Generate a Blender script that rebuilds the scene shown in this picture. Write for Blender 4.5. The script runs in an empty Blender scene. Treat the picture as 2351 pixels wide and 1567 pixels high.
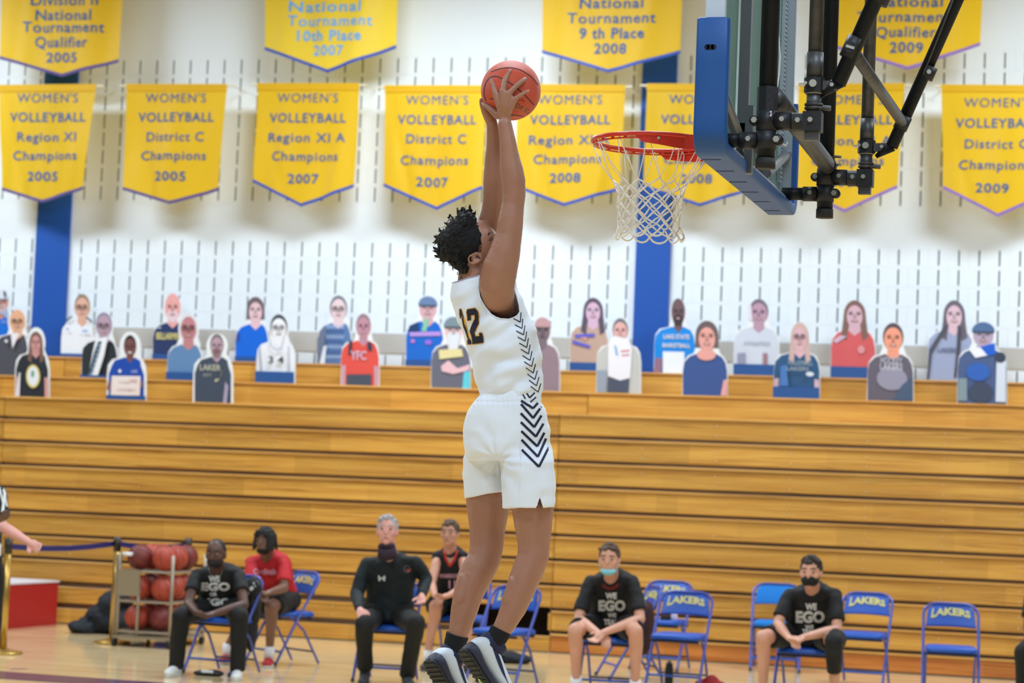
import bpy, bmesh, math, random
from mathutils import Vector, Matrix, noise, Quaternion
from mathutils.bvhtree import BVHTree
random.seed(7)
SC = bpy.context.scene
COL = SC.collection
R = math.radians
# ------------------------------------------------------------------ camera
F = 5310.0; CAMH = 1.645
MR = Vector((0.9659889646844503, 0.2554544766925719, 0.0401039953818571))
MU = Vector((-0.022940783083870712, -0.06981678930581563, 0.9972960124268653))
MF = Vector((-0.25756366315799006, 0.96429695958701, 0.06158192228150924))
CP = Vector((0, 0, CAMH))
cam = bpy.data.cameras.new('camera'); camo = bpy.data.objects.new('camera', cam); COL.objects.link(camo)
cam.sensor_width = 36.0; cam.lens = F / 2351 * 36.0; cam.clip_end = 200
cam.dof.use_dof = True; cam.dof.focus_distance = 9.25; cam.dof.aperture_fstop = 3.6; cam.dof.aperture_blades = 0
camo.matrix_world = Matrix(((MR.x, MU.x, -MF.x, CP.x), (MR.y, MU.y, -MF.y, CP.y), (MR.z, MU.z, -MF.z, CP.z), (0, 0, 0, 1)))
SC.camera = camo
# ------------------------------------------------------------------ light
vs = SC.view_settings; vs.view_transform = 'Standard'; vs.look = 'None'; vs.gamma = 1.0; vs.use_curve_mapping = False
vs.exposure = 0.0
SC.cycles.use_denoising = True
SC.cycles.max_bounces = 6; SC.cycles.diffuse_bounces = 3; SC.cycles.glossy_bounces = 3; SC.cycles.transmission_bounces = 6; SC.cycles.transparent_max_bounces = 8
SC.cycles.sample_clamp_indirect = 6.0
W = bpy.data.worlds.new('gym_air'); SC.world = W; W.use_nodes = True
W.node_tree.nodes['Background'].inputs[0].default_value = (0.80, 0.90, 1.0, 1); W.node_tree.nodes['Background'].inputs[1].default_value = 0.40
def area(name, loc, sx, sy, watts, colr, rot=(0, 0, 0)):
    l = bpy.data.lights.new(name, 'AREA'); l.shape = 'RECTANGLE'; l.size = sx; l.size_y = sy; l.energy = watts; l.color = colr
    o = bpy.data.objects.new(name, l); o.location = loc; o.rotation_euler = rot; COL.objects.link(o); return o
LC = (0.765, 0.885, 1.0); LC2 = (0.66, 0.82, 1.0)
LAMPS = [(-13.5, 20.5), (-6.5, 20.5), (0.5, 20.5), (-10, 12.0), (-3, 12.0), (4, 12.0), (-6.5, 5.5), (0.5, 5.5), (-3, -1.5), (4, -1.5)]
LZ = 7.55
for lx, ly in LAMPS:
    area('high_bay_light', (lx, ly, LZ - 0.06), 2.4, 1.2, 388 if ly > 19 else (330 if ly > 9 else 262), LC if ly > 9 else LC2)
# ------------------------------------------------------------------ helpers
def ray(x, y):
    return MR * ((x - 1175.5) / F) - MU * ((y - 783.5) / F) + MF
def P(x, y, Y):                       # point of the plane Y seen at photo pixel x, y
    d = ray(x, y); return CP + d * (Y / d.y)
def PZ(x, y, z=0.0):                  # point of the level z seen at photo pixel x, y
    d = ray(x, y); return CP + d * ((z - CAMH) / d.z)
def sY(Y): return Y / F * 1.0         # metres per photo pixel near the plane Y (about)
def lin(c):
    c = c / 255.0
    return c / 12.92 if c <= 0.04045 else ((c + 0.055) / 1.055) ** 2.4
def rgb(r, g, b): return (lin(r), lin(g), lin(b), 1.0)
MATS = {}
def mat(name, c, rough=0.6, metal=0.0, bump=0.0, bscale=200.0, var=0.0, vscale=8.0, **kw):
    if name in MATS: return MATS[name]
    m = bpy.data.materials.new(name); m.use_nodes = True; nt = m.node_tree; b = nt.nodes['Principled BSDF']
    b.inputs['Base Color'].default_value = rgb(*c); b.inputs['Roughness'].default_value = rough; b.inputs['Metallic'].default_value = metal
    for k, v in kw.items(): b.inputs[k].default_value = v
    tc = nt.nodes.new('ShaderNodeTexCoord')
    if var > 0:
        n = nt.nodes.new('ShaderNodeTexNoise'); n.inputs['Scale'].default_value = vscale; n.inputs['Detail'].default_value = 4
        nt.links.new(tc.outputs['Object'], n.inputs['Vector'])
        mx = nt.nodes.new('ShaderNodeMix'); mx.data_type = 'RGBA'
        mx.inputs[6].default_value = rgb(*[max(0, v * (1 - var)) for v in c]); mx.inputs[7].default_value = rgb(*[min(255, v * (1 + var)) for v in c])
        nt.links.new(n.outputs['Fac'], mx.inputs[0]); nt.links.new(mx.outputs[2], b.inputs['Base Color'])
    if bump > 0:
        n = nt.nodes.new('ShaderNodeTexNoise'); n.inputs['Scale'].default_value = bscale; n.inputs['Detail'].default_value = 3
        nt.links.new(tc.outputs['Object'], n.inputs['Vector'])
        bp = nt.nodes.new('ShaderNodeBump'); bp.inputs['Strength'].default_value = bump; bp.inputs['Distance'].default_value = 0.004
        nt.links.new(n.outputs['Fac'], bp.inputs['Height']); nt.links.new(bp.outputs['Normal'], b.inputs['Normal'])
    MATS[name] = m; return m
def tag(o, label=None, cat=None, group=None, kind=None):
    if label: o['label'] = label
    if cat: o['category'] = cat
    if group: o['group'] = group
    if kind: o['kind'] = kind
    return o
def empty(name, loc=(0, 0, 0), label=None, cat=None, group=None, kind=None):
    o = bpy.data.objects.new(name, None); o.location = loc; o.empty_display_size = 0.1; COL.objects.link(o)
    return tag(o, label, cat, group, kind)
def frame(d, hint=Vector((0, 0, 1))):
    d = Vector(d).normalized(); h = Vector(hint)
    if abs(d.dot(h)) > 0.97: h = Vector((1, 0, 0)) if abs(d.x) < 0.9 else Vector((0, 1, 0))
    a = d.cross(h).normalized(); b = a.cross(d).normalized(); return a, b
class MB:
    def __init__(s): s.v = []; s.f = []; s.m = []
    def add(s, vs, fs, mi=0):
        n = len(s.v); s.v += [Vector(v) for v in vs]; s.f += [tuple(i + n for i in f) for f in fs]; s.m += [mi] * len(fs); return s
    def box(s, lo, hi, mi=0, M=None):
        x0, y0, z0 = lo; x1, y1, z1 = hi
        vs = [Vector(p) for p in ((x0, y0, z0), (x1, y0, z0), (x1, y1, z0), (x0, y1, z0), (x0, y0, z1), (x1, y0, z1), (x1, y1, z1), (x0, y1, z1))]
        if M is not None: vs = [M @ v for v in vs]
        return s.add(vs, [(0, 3, 2, 1), (4, 5, 6, 7), (0, 1, 5, 4), (1, 2, 6, 5), (2, 3, 7, 6), (3, 0, 4, 7)], mi)
    def rings(s, rings, cap=True, mi=0, closed=True):
        n = len(rings[0]); vs = [v for r in rings for v in r]; fs = []
        for i in range(len(rings) - 1):
            for j in range(n if closed else n - 1):
                k = (j + 1) % n; fs.append((i * n + j, i * n + k, (i + 1) * n + k, (i + 1) * n + j))
        if cap: fs.append(tuple(range(n - 1, -1, -1))); fs.append(tuple((len(rings) - 1) * n + j for j in range(n)))
        return s.add(vs, fs, mi)
    def cyl(s, p0, p1, r0, r1=None, n=16, mi=0, cap=True):
        if r1 is None: r1 = r0
        p0 = Vector(p0); p1 = Vector(p1); a, b = frame(p1 - p0)
        rg = [[p + (a * math.cos(t * 2 * math.pi / n) + b * math.sin(t * 2 * math.pi / n)) * r for t in range(n)] for p, r in ((p0, r0), (p1, r1))]
        return s.rings(rg, cap, mi)
    def tube(s, pts, r, n=8, mi=0, cap=True, closed=False):
        pts = [Vector(p) for p in pts]; rr = r if isinstance(r, (list, tuple)) else [r] * len(pts); rg = []; pa = None; L = len(pts)
        for i, p in enumerate(pts):
            if closed: d = pts[(i + 1) % L] - pts[i - 1]
            else: d = pts[min(i + 1, L - 1)] - pts[max(i - 1, 0)]
            if d.length < 1e-9: d = Vector((0, 0, 1))
            d.normalize()
            if pa is None: a, b = frame(d)
            else:
                a = pa - d * pa.dot(d)
                if a.length < 1e-5: a, b = frame(d)
                a.normalize(); b = a.cross(d)
            pa = a
            rg.append([p + (a * math.cos(t * 2 * math.pi / n) + b * math.sin(t * 2 * math.pi / n)) * rr[i] for t in range(n)])
        if closed: rg.append(rg[0]); return s.rings(rg, False, mi)
        return s.rings(rg, cap, mi)
    def ball(s, c, r, seg=14, rin=8, mi=0, ax=None):
        c = Vector(c); r = Vector(r) if not isinstance(r, (int, float)) else Vector((r, r, r))
        A = ax if ax is not None else (Vector((1, 0, 0)), Vector((0, 1, 0)), Vector((0, 0, 1)))
        vs = [c + A[2] * r.z]; fs = []
        for i in range(1, rin):
            t = math.pi * i / rin
            for j in range(seg):
                u = 2 * math.pi * j / seg
                vs.append(c + A[0] * (r.x * math.sin(t) * math.cos(u)) + A[1] * (r.y * math.sin(t) * math.sin(u)) + A[2] * (r.z * math.cos(t)))
        vs.append(c - A[2] * r.z); L = len(vs) - 1
        for j in range(seg): fs.append((0, 1 + j, 1 + (j + 1) % seg))
        for i in range(rin - 2):
            for j in range(seg):
                a = 1 + i * seg + j; b = 1 + i * seg + (j + 1) % seg; fs.append((a, a + seg, b + seg, b))
        o = 1 + (rin - 2) * seg
        for j in range(seg): fs.append((o + j, L, o + (j + 1) % seg))
        return s.add(vs, fs, mi)
    def cap(s, p0, r0, p1, r1, n=12):                # tapered capsule as a closed piece
        p0 = Vector(p0); p1 = Vector(p1)
        if (p1 - p0).length < 1e-6: return s.ball(p0, max(r0, r1))
        d = (p1 - p0).normalized(); a, b = frame(d); rg = []
        for k in range(5):
            t = -math.pi / 2 + math.pi / 2 * (k + 0.35) / 4.35; rg.append((p0 + d * (r0 * math.sin(t)), r0 * math.cos(t)))
        for k in range(5):
            t = math.pi / 2 * k / 4.35; rg.append((p1 + d * (r1 * math.sin(t)), r1 * math.cos(t)))
        return s.rings([[p + (a * math.cos(t * 2 * math.pi / n) + b * math.sin(t * 2 * math.pi / n)) * r for t in range(n)] for p, r in rg])
    def chain(s, pts, n=12):                         # [(point, radius), ...]
        for (p, r), (q, u) in zip(pts, pts[1:]): s.cap(p, r, q, u, n)
        return s
    def prism(s, poly, off, mi=0):                   # polygon (list of Vectors) pushed by off
        n = len(poly); a = [Vector(p) for p in poly]; b = [p + Vector(off) for p in a]
        return s.add(a + b, [tuple(range(n - 1, -1, -1)), tuple(range(n, 2 * n))] + [(i, (i + 1) % n, n + (i + 1) % n, n + i) for i in range(n)], mi)
    def mesh(s, name, mats, smooth=False):
        me = bpy.data.meshes.new(name); me.from_pydata([tuple(v) for v in s.v], [], s.f)
        for m in (mats if isinstance(mats, (list, tuple)) else [mats]): me.materials.append(m)
        me.polygons.foreach_set('material_index', s.m)
        me.polygons.foreach_set('use_smooth', [smooth] * len(s.f)); me.update(); me.validate()
        bm = bmesh.new(); bm.from_mesh(me); bmesh.ops.recalc_face_normals(bm, faces=bm.faces); bm.to_mesh(me); bm.free()
        return me
    def build(s, name, mats, parent=None, smooth=False, loc=None):
        me = s.mesh(name, mats, smooth); return place(name, me, parent, loc)
def place(name, me, parent=None, loc=None):
    o = bpy.data.objects.new(name, me); COL.objects.link(o)
    if parent is not None:
        o.parent = parent
        o.matrix_parent_inverse = Matrix.Translation(-parent.location) if parent.parent is None else Matrix.Identity(4)
    if loc is not None: o.location = loc
    return o
def wparent(o, parent):               # parent keeping world coordinates (parents are unrotated)
    o.parent = parent
    o.matrix_parent_inverse = Matrix.Translation(-wt(parent))
    return o
def wt(o):
    if o.parent is None: return o.location.copy()
    return wt(o.parent) + o.matrix_parent_inverse.to_translation() + o.location
def part(mb, name, mats, parent, smooth=False):
    o = mb.build(name, mats, None, smooth)
    if parent is not None: wparent(o, parent)
    return o
def autosmooth(me, ang=40):
    for p in me.polygons: p.use_smooth = True
    bm = bmesh.new(); bm.from_mesh(me); a = R(ang)
    for e in bm.edges:
        if len(e.link_faces) == 2 and e.calc_face_angle(0) > a: e.smooth = False
    bm.to_mesh(me); bm.free(); return me
def evalmesh(o, name):
    dg = bpy.context.evaluated_depsgraph_get(); dg.update()
    me = bpy.data.meshes.new_from_object(o.evaluated_get(dg), preserve_all_data_layers=False, depsgraph=dg); me.name = name; return me
def melt(mb, voxel, name, m, smooth_it=3, disp=None, dec=None):
    """union of closed pieces as one continuous surface"""
    me = bpy.data.meshes.new('tmp'); me.from_pydata([tuple(v) for v in mb.v], [], mb.f)
    bm = bmesh.new(); bm.from_mesh(me); bmesh.ops.recalc_face_normals(bm, faces=bm.faces); bm.to_mesh(me); bm.free()
    o = bpy.data.objects.new('tmp', me); COL.objects.link(o)
    r = o.modifiers.new('r', 'REMESH'); r.mode = 'VOXEL'; r.voxel_size = voxel; r.adaptivity = 0
    if smooth_it:
        sm = o.modifiers.new('s', 'SMOOTH'); sm.factor = 0.5; sm.iterations = smooth_it
    if dec:
        d = o.modifiers.new('d', 'DECIMATE'); d.ratio = dec
    out = evalmesh(o, name); bpy.data.objects.remove(o); bpy.data.meshes.remove(me)
    if disp:
        nrm = [v.normal.copy() for v in out.vertices]
        for v, nn in zip(out.vertices, nrm): v.co = v.co + nn * (disp(v.co) or 0.0)
    out.materials.clear()
    for q in (m if isinstance(m, (list, tuple)) else [m]): out.materials.append(q)
    out.polygons.foreach_set('use_smooth', [True] * len(out.polygons)); out.update(); return out
def textmesh(s, size, bold=0.0, align='CENTER', space=1.0):
    c = bpy.data.curves.new('t', 'FONT'); c.body = s; c.size = size; c.align_x = align; c.align_y = 'CENTER'; c.offset = bold; c.space_character = space; c.resolution_u = 3
    o = bpy.data.objects.new('t', c); COL.objects.link(o); me = evalmesh(o, 't'); vs = [v.co.copy() for v in me.vertices]; fs = [tuple(p.vertices) for p in me.polygons]
    bpy.data.objects.remove(o); bpy.data.curves.remove(c); bpy.data.meshes.remove(me); return vs, fs
def bvh_of(*objs):
    vs = []; fs = []
    for o in objs:
        n = len(vs); vs += [v.co.copy() for v in o.data.vertices]; fs += [tuple(i + n for i in p.vertices) for p in o.data.polygons]
    return BVHTree.FromPolygons(vs, fs)
def hit(bv, x, y, off=0.002, Yd=9.0):           # printed design: where the view of the photo meets the cloth
    d = ray(x, y).normalized(); h = bv.ray_cast(CP, d)
    if h[0] is None:
        p = P(x, y, Yd); h2 = bv.find_nearest(p); return h2[0] + (CP - h2[0]).normalized() * off
    return h[0] - d * off
def decal(bv, polys, name, m, parent, off=0.002, Yd=9.0, grid=None):
    """polys: list of pixel polygons laid on the cloth as thin prints"""
    mb = MB()
    for poly in polys:
        pts = [hit(bv, x, y, off, Yd) for x, y in poly]; mb.add(pts, [tuple(range(len(pts)))])
    return part(mb, name, m, parent)
def strip(pl, w):                    # polyline (pixels) -> quads of width w
    out = []
    for (x0, y0), (x1, y1) in zip(pl, pl[1:]):
        dx, dy = x1 - x0, y1 - y0; L = math.hypot(dx, dy) or 1; nx, ny = -dy / L * w / 2, dx / L * w / 2
        k = max(1, int(L / 6))
        for i in range(k):
            a, b = i / k, (i + 1) / k
            out.append([(x0 + dx * a + nx, y0 + dy * a + ny), (x0 + dx * b + nx, y0 + dy * b + ny), (x0 + dx * b - nx, y0 + dy * b - ny), (x0 + dx * a - nx, y0 + dy * a - ny)])
    return out
def lerp(a, b, t): return a + (b - a) * t
def interp(tab, x):
    if x <= tab[0][0]: return tab[0][1]
    for (a, u), (b, v) in zip(tab, tab[1:]):
        if x <= b: return u + (v - u) * (x - a) / (b - a)
    return tab[-1][1]
# ================================================================== setting
WY = 23.862; S0X = -12.258; S0Z = 4.208; PT = 0.2032
def wood_mat(name, c1, c2, c3, rough=0.35, scale=(0.5, 8, 8), rnd=0.16, spec=0.5, plank=None):
    m = bpy.data.materials.new(name); m.use_nodes = True; nt = m.node_tree; b = nt.nodes['Principled BSDF']; L = nt.links
    tc = nt.nodes.new('ShaderNodeTexCoord'); oi = nt.nodes.new('ShaderNodeObjectInfo')
    add = nt.nodes.new('ShaderNodeVectorMath'); add.operation = 'ADD'
    sc = nt.nodes.new('ShaderNodeVectorMath'); sc.operation = 'SCALE'; sc.inputs['Scale'].default_value = 1.0
    cb = nt.nodes.new('ShaderNodeCombineXYZ'); mm = nt.nodes.new('ShaderNodeMath'); mm.operation = 'MULTIPLY'; mm.inputs[1].default_value = 37.0
    L.new(oi.outputs['Random'], mm.inputs[0]); L.new(mm.outputs[0], cb.inputs[0]); L.new(mm.outputs[0], cb.inputs[2])
    L.new(tc.outputs['Object'], add.inputs[0]); L.new(cb.outputs[0], add.inputs[1])
    mp = nt.nodes.new('ShaderNodeMapping'); mp.inputs['Scale'].default_value = scale; L.new(add.outputs[0], mp.inputs['Vector'])
    n1 = nt.nodes.new('ShaderNodeTexNoise'); n1.inputs['Scale'].default_value = 1.6; n1.inputs['Detail'].default_value = 6; n1.inputs['Distortion'].default_value = 1.2; L.new(mp.outputs[0], n1.inputs['Vector'])
    wv = nt.nodes.new('ShaderNodeTexWave'); wv.bands_direction = 'Z'; wv.inputs['Scale'].default_value = 1.4; wv.inputs['Distortion'].default_value = 9; wv.inputs['Detail'].default_value = 3; wv.inputs['Detail Scale'].default_value = 1.0; L.new(mp.outputs[0], wv.inputs['Vector'])
    r1 = nt.nodes.new('ShaderNodeValToRGB'); r1.color_ramp.elements[0].position = 0.30; r1.color_ramp.elements[0].color = rgb(*c1); r1.color_ramp.elements[1].position = 0.68; r1.color_ramp.elements[1].color = rgb(*c2); L.new(n1.outputs['Fac'], r1.inputs[0])
    r2 = nt.nodes.new('ShaderNodeValToRGB'); r2.color_ramp.elements[0].position = 0.0; r2.color_ramp.elements[0].color = (1, 1, 1, 1); r2.color_ramp.elements[1].position = 0.5; r2.color_ramp.elements[1].color = (0, 0, 0, 1); L.new(wv.outputs['Fac'], r2.inputs[0])
    n2 = nt.nodes.new('ShaderNodeTexNoise'); n2.inputs['Scale'].default_value = 0.9; n2.inputs['Detail'].default_value = 2; L.new(mp.outputs[0], n2.inputs['Vector'])
    r3 = nt.nodes.new('ShaderNodeValToRGB'); r3.color_ramp.elements[0].position = 0.42; r3.color_ramp.elements[0].color = (0, 0, 0, 1); r3.color_ramp.elements[1].position = 0.60; r3.color_ramp.elements[1].color = (0.95, 0.95, 0.95, 1); L.new(n2.outputs['Fac'], r3.inputs[0])
    mu = nt.nodes.new('ShaderNodeMath'); mu.operation = 'MULTIPLY'; L.new(r2.outputs[0], mu.inputs[0]); L.new(r3.outputs[0], mu.inputs[1])
    mx = nt.nodes.new('ShaderNodeMix'); mx.data_type = 'RGBA'; L.new(mu.outputs[0], mx.inputs[0]); L.new(r1.outputs[0], mx.inputs[6]); mx.inputs[7].default_value = rgb(*c3)
    # boards differ a little in tone along their length (glued-up lengths)
    mp2 = nt.nodes.new('ShaderNodeMapping'); mp2.inputs['Scale'].default_value = plank or (0.55, 0.0, 0.0); L.new(add.outputs[0], mp2.inputs['Vector'])
    vo = nt.nodes.new('ShaderNodeTexVoronoi'); vo.inputs['Scale'].default_value = 1.0; L.new(mp2.outputs[0], vo.inputs['Vector'])
    hs = nt.nodes.new('ShaderNodeHueSaturation'); sp = nt.nodes.new('ShaderNodeSeparateColor'); L.new(vo.outputs['Color'], sp.inputs[0])
    mr = nt.nodes.new('ShaderNodeMapRange'); mr.inputs[3].default_value = 1 - rnd; mr.inputs[4].default_value = 1 + rnd * 0.7; L.new(sp.outputs[0], mr.inputs[0]); L.new(mr.outputs[0], hs.inputs['Value'])
    L.new(mx.outputs[2], hs.inputs['Color']); L.new(hs.outputs[0], b.inputs['Base Color'])
    b.inputs['Roughness'].default_value = rough; b.inputs['Specular IOR Level'].default_value = spec
    MATS[name] = m; return m
M_wall = mat('painted_block', (228, 236, 244), 0.75, bump=0.25, bscale=90, var=0.012, vscale=2)
M_wallplain = mat('painted_wall', (222, 222, 214), 0.8, bump=0.15, bscale=60)
M_blue = mat('blue_wall_paint', (0, 76, 168), 0.6, bump=0.2, bscale=90)
M_greyband = mat('grey_wall_paint', (186, 184, 180), 0.7)
M_slot = mat('slot_filler', (58, 98, 88), 0.9, var=0.2, vscale=30)
M_pine = wood_mat('varnished_pine', (208, 148, 62), (226, 173, 82), (142, 84, 28), 0.34, (0.45, 1, 9), 0.14)
M_edge = wood_mat('pine_seat_edge', (208, 150, 74), (226, 174, 96), (170, 110, 44), 0.25, (0.4, 6, 6), 0.06)
M_toe = wood_mat('varnished_toe_board_reflection', (196, 116, 52), (214, 140, 70), (150, 78, 30), 0.22, (0.45, 1, 9), 0.14)  # reddish tone puts the ceiling's reflection into the toe board colour
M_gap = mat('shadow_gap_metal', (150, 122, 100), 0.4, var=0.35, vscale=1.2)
M_floor = wood_mat('maple_floor', (230, 202, 154), (242, 218, 172), (214, 178, 126), 0.11, (0.5, 9, 3), 0.10, 0.55, (0.45, 14.0, 0))
M_purple = mat('purple_court_line', (66, 52, 108), 0.15)
# floor
o = MB().box((-26, -8, -0.2), (16, WY + 0.4, 0)).build('floor', M_floor); tag(o, kind='structure')
# court line lower left
a = PZ(0, 1541); b = PZ(330, 1564); c = PZ(0, 1557); d = (b - a).normalized(); nrm = Vector((-d.y, d.x, 0)); w = abs((c - a).dot(nrm))
mb = MB(); q0 = a - d * 6; q1 = b + d * 14; mb.prism([q0 + Vector((0, 0, .001)), q1 + Vector((0, 0, .001)), q1 - nrm * w + Vector((0, 0, .001)), q0 - nrm * w + Vector((0, 0, .001))], (0, 0, 0.002))
o = mb.build('trim_1', M_purple); tag(o, kind='structure')
a = PZ(22, 1536.5); b = PZ(57, 1535); mb = MB(); e = Vector((0, 0.05, 0))
mb.prism([a + Vector((0, 0, .001)), b + Vector((0, 0, .001)), b + e + Vector((0, 0, .001)), a + e + Vector((0, 0, .001))], (0, 0, .002)); o = mb.build('trim_2', M_purple); tag(o, kind='structure')
# outer room
for nm, lo, hi in (('wall_left', (-26.2, -8, 0), (-26, WY + .4, 8)), ('wall_right', (16, -8, 0), (16.2, WY + .4, 8)), ('wall_front', (-26, -8.2, 0), (16, -8, 8))):
    o = MB().box(lo, hi).build(nm, M_wallplain); tag(o, kind='structure')
o = MB().box((-26, -8, 8), (16, WY + .4, 8.2)).build('ceiling', mat('ceiling_deck', (200, 190, 165), 0.9)); tag(o, kind='structure')
# back wall: solid courses flush with the block faces, slotted blocks set into the two recesses
KB = S0Z + 0.022                      # top edge of the course whose slots start at S0Z
def zk(k): return KB + k * PT
XA, XB = S0X - 3.5 * PT, S0X + 59.5 * PT
mb = MB()
mb.box((-26, WY + 0.075, 0), (16, WY + 0.4, 8))
for lo, hi in ((0, zk(-7)), (zk(0), zk(2)), (zk(10), 8.0)): mb.box((-26, WY, lo), (16, WY + 0.08, hi))
for lo, hi in ((zk(-7), zk(0)), (zk(2), zk(10))): mb.box((-26, WY, lo), (XA, WY + .07, hi)); mb.box((XB, WY, lo), (16, WY + .07, hi))
wall = mb.build('wall_back', M_wall); tag(wall, kind='structure')
def block_mesh():
    mb = MB(); g = 0.0005; w = 2 * PT; x0, x1, z0, z1 = g, w - g, -PT + g, -g; D = 0.0; B = 0.07
    sw, st, sb = 0.0072, -0.022, -0.181
    xs = [x0, PT / 2 - sw, PT / 2 + sw, 1.5 * PT - sw, 1.5 * PT + sw, x1]; zs = [z0, sb, st, z1]
    v = lambda x, z, y=0.0: (x, y, z)
    for i in range(5):
        for j in range(3):
            if i in (1, 3) and j == 1: continue
            mb.add([v(xs[i], zs[j]), v(xs[i + 1], zs[j]), v(xs[i + 1], zs[j + 1]), v(xs[i], zs[j + 1])], [(0, 1, 2, 3)])
    for i in (1, 3):
        a, b = xs[i], xs[i + 1]; dd = 0.045
        mb.add([v(a, sb), v(b, sb), v(b, st), v(a, st), v(a, sb, dd), v(b, sb, dd), v(b, st, dd), v(a, st, dd)], [(0, 1, 5, 4), (1, 2, 6, 5), (2, 3, 7, 6), (3, 0, 4, 7)], 1)
        mb.add([v(a, sb, dd), v(b, sb, dd), v(b, st, dd), v(a, st, dd)], [(0, 1, 2, 3)], 1)
    mb.add([v(x0, z0), v(x1, z0), v(x1, z0, B), v(x0, z0, B)], [(0, 1, 2, 3)]); mb.add([v(x0, z1), v(x1, z1), v(x1, z1, B), v(x0, z1, B)], [(0, 1, 2, 3)])
    mb.add([v(x0, z0), v(x0, z1), v(x0, z1, B), v(x0, z0, B)], [(0, 1, 2, 3)]); mb.add([v(x1, z0), v(x1, z1), v(x1, z1, B), v(x1, z0, B)], [(0, 1, 2, 3)])
    return mb
BM = block_mesh(); bme = BM.mesh('block', [M_wall, M_slot])
rows = [9, 8, 7, 6, 5, 4, 3, 2][::-1] + []
courses = [k + 1 for k in range(2, 10)] + [0, -1, -2, -3, -4, -6]
slots = []
for c in courses:
    for j in range(0, 31):
        x = S0X - 3.5 * PT + 3 * PT / 1 * 0 + j * 2 * PT + (PT if c % 2 else 0) + 0 * PT
        if x + 2 * PT > XB + 1e-4: continue
        slots.append((c, x))
slots.sort(key=lambda t: (-(t[1] > -12.6) , -(t[0] <= 0), -t[1]))
rest = MB(); n = 0
for c, x in slots:
    z = zk(c)
    if n < 300:
        o = place('block', bme); o.location = (x, WY, z); wparent(o, wall); n += 1
    else:
        rest.add([v + Vector((x, WY, z)) for v in BM.v], BM.f); rest.m[-len(BM.f):] = BM.m
o = part(rest, 'slotted_block_field', [M_wall, M_slot], wall); tag(o, kind='stuff')
# half block fillers and the grey painted course
mb = MB()
for c in courses:
    if c % 2: mb.box((XA, WY, zk(c) - PT), (XA + PT, WY + .08, zk(c)))
    else: mb.box((XB - PT, WY, zk(c) - PT), (XB, WY + .08, zk(c)))
part(mb, 'end_block', M_wall, wall)
o = MB().box((-20, WY - 0.012, zk(-6) + .0), (10, WY + .08, zk(-5) + .01)).build('trim_3', M_greyband); tag(o, kind='structure')
# blue painted pilasters
def pil(n, xl, xr, yy):
    A = P(xl, yy, WY - .05).x; B = P(xr, yy, WY - .05).x
    o = MB().box((A, WY - 0.05, 0), (B, WY + .02, 8)).build('trim_%d' % n, M_blue); tag(o, kind='structure')
    return A, B
pil(4, 79.5, 154.5, 600); pil(5, 1455, 1534, 700)
# ceiling lamps (real fittings around the area lights)
M_lampbody = mat('lamp_housing', (230, 230, 228), 0.5)
lampm = MB().box((-1.25, -.65, 0), (1.25, .65, .08)).mesh('housing', M_lampbody)
for i, (lx, ly) in enumerate(LAMPS):
    o = place('ceiling_lamp', lampm); o.location = (lx, ly, LZ); tag(o, 'white rectangular high bay lamp hanging under the gym ceiling', 'lamp', 'high bay lamps under the ceiling')
    for sg in (-1, 1): part(MB().cyl((lx + sg, ly, LZ + .08), (lx + sg, ly, 8), .01, n=6), 'hanger', M_lampbody, o)
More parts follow.
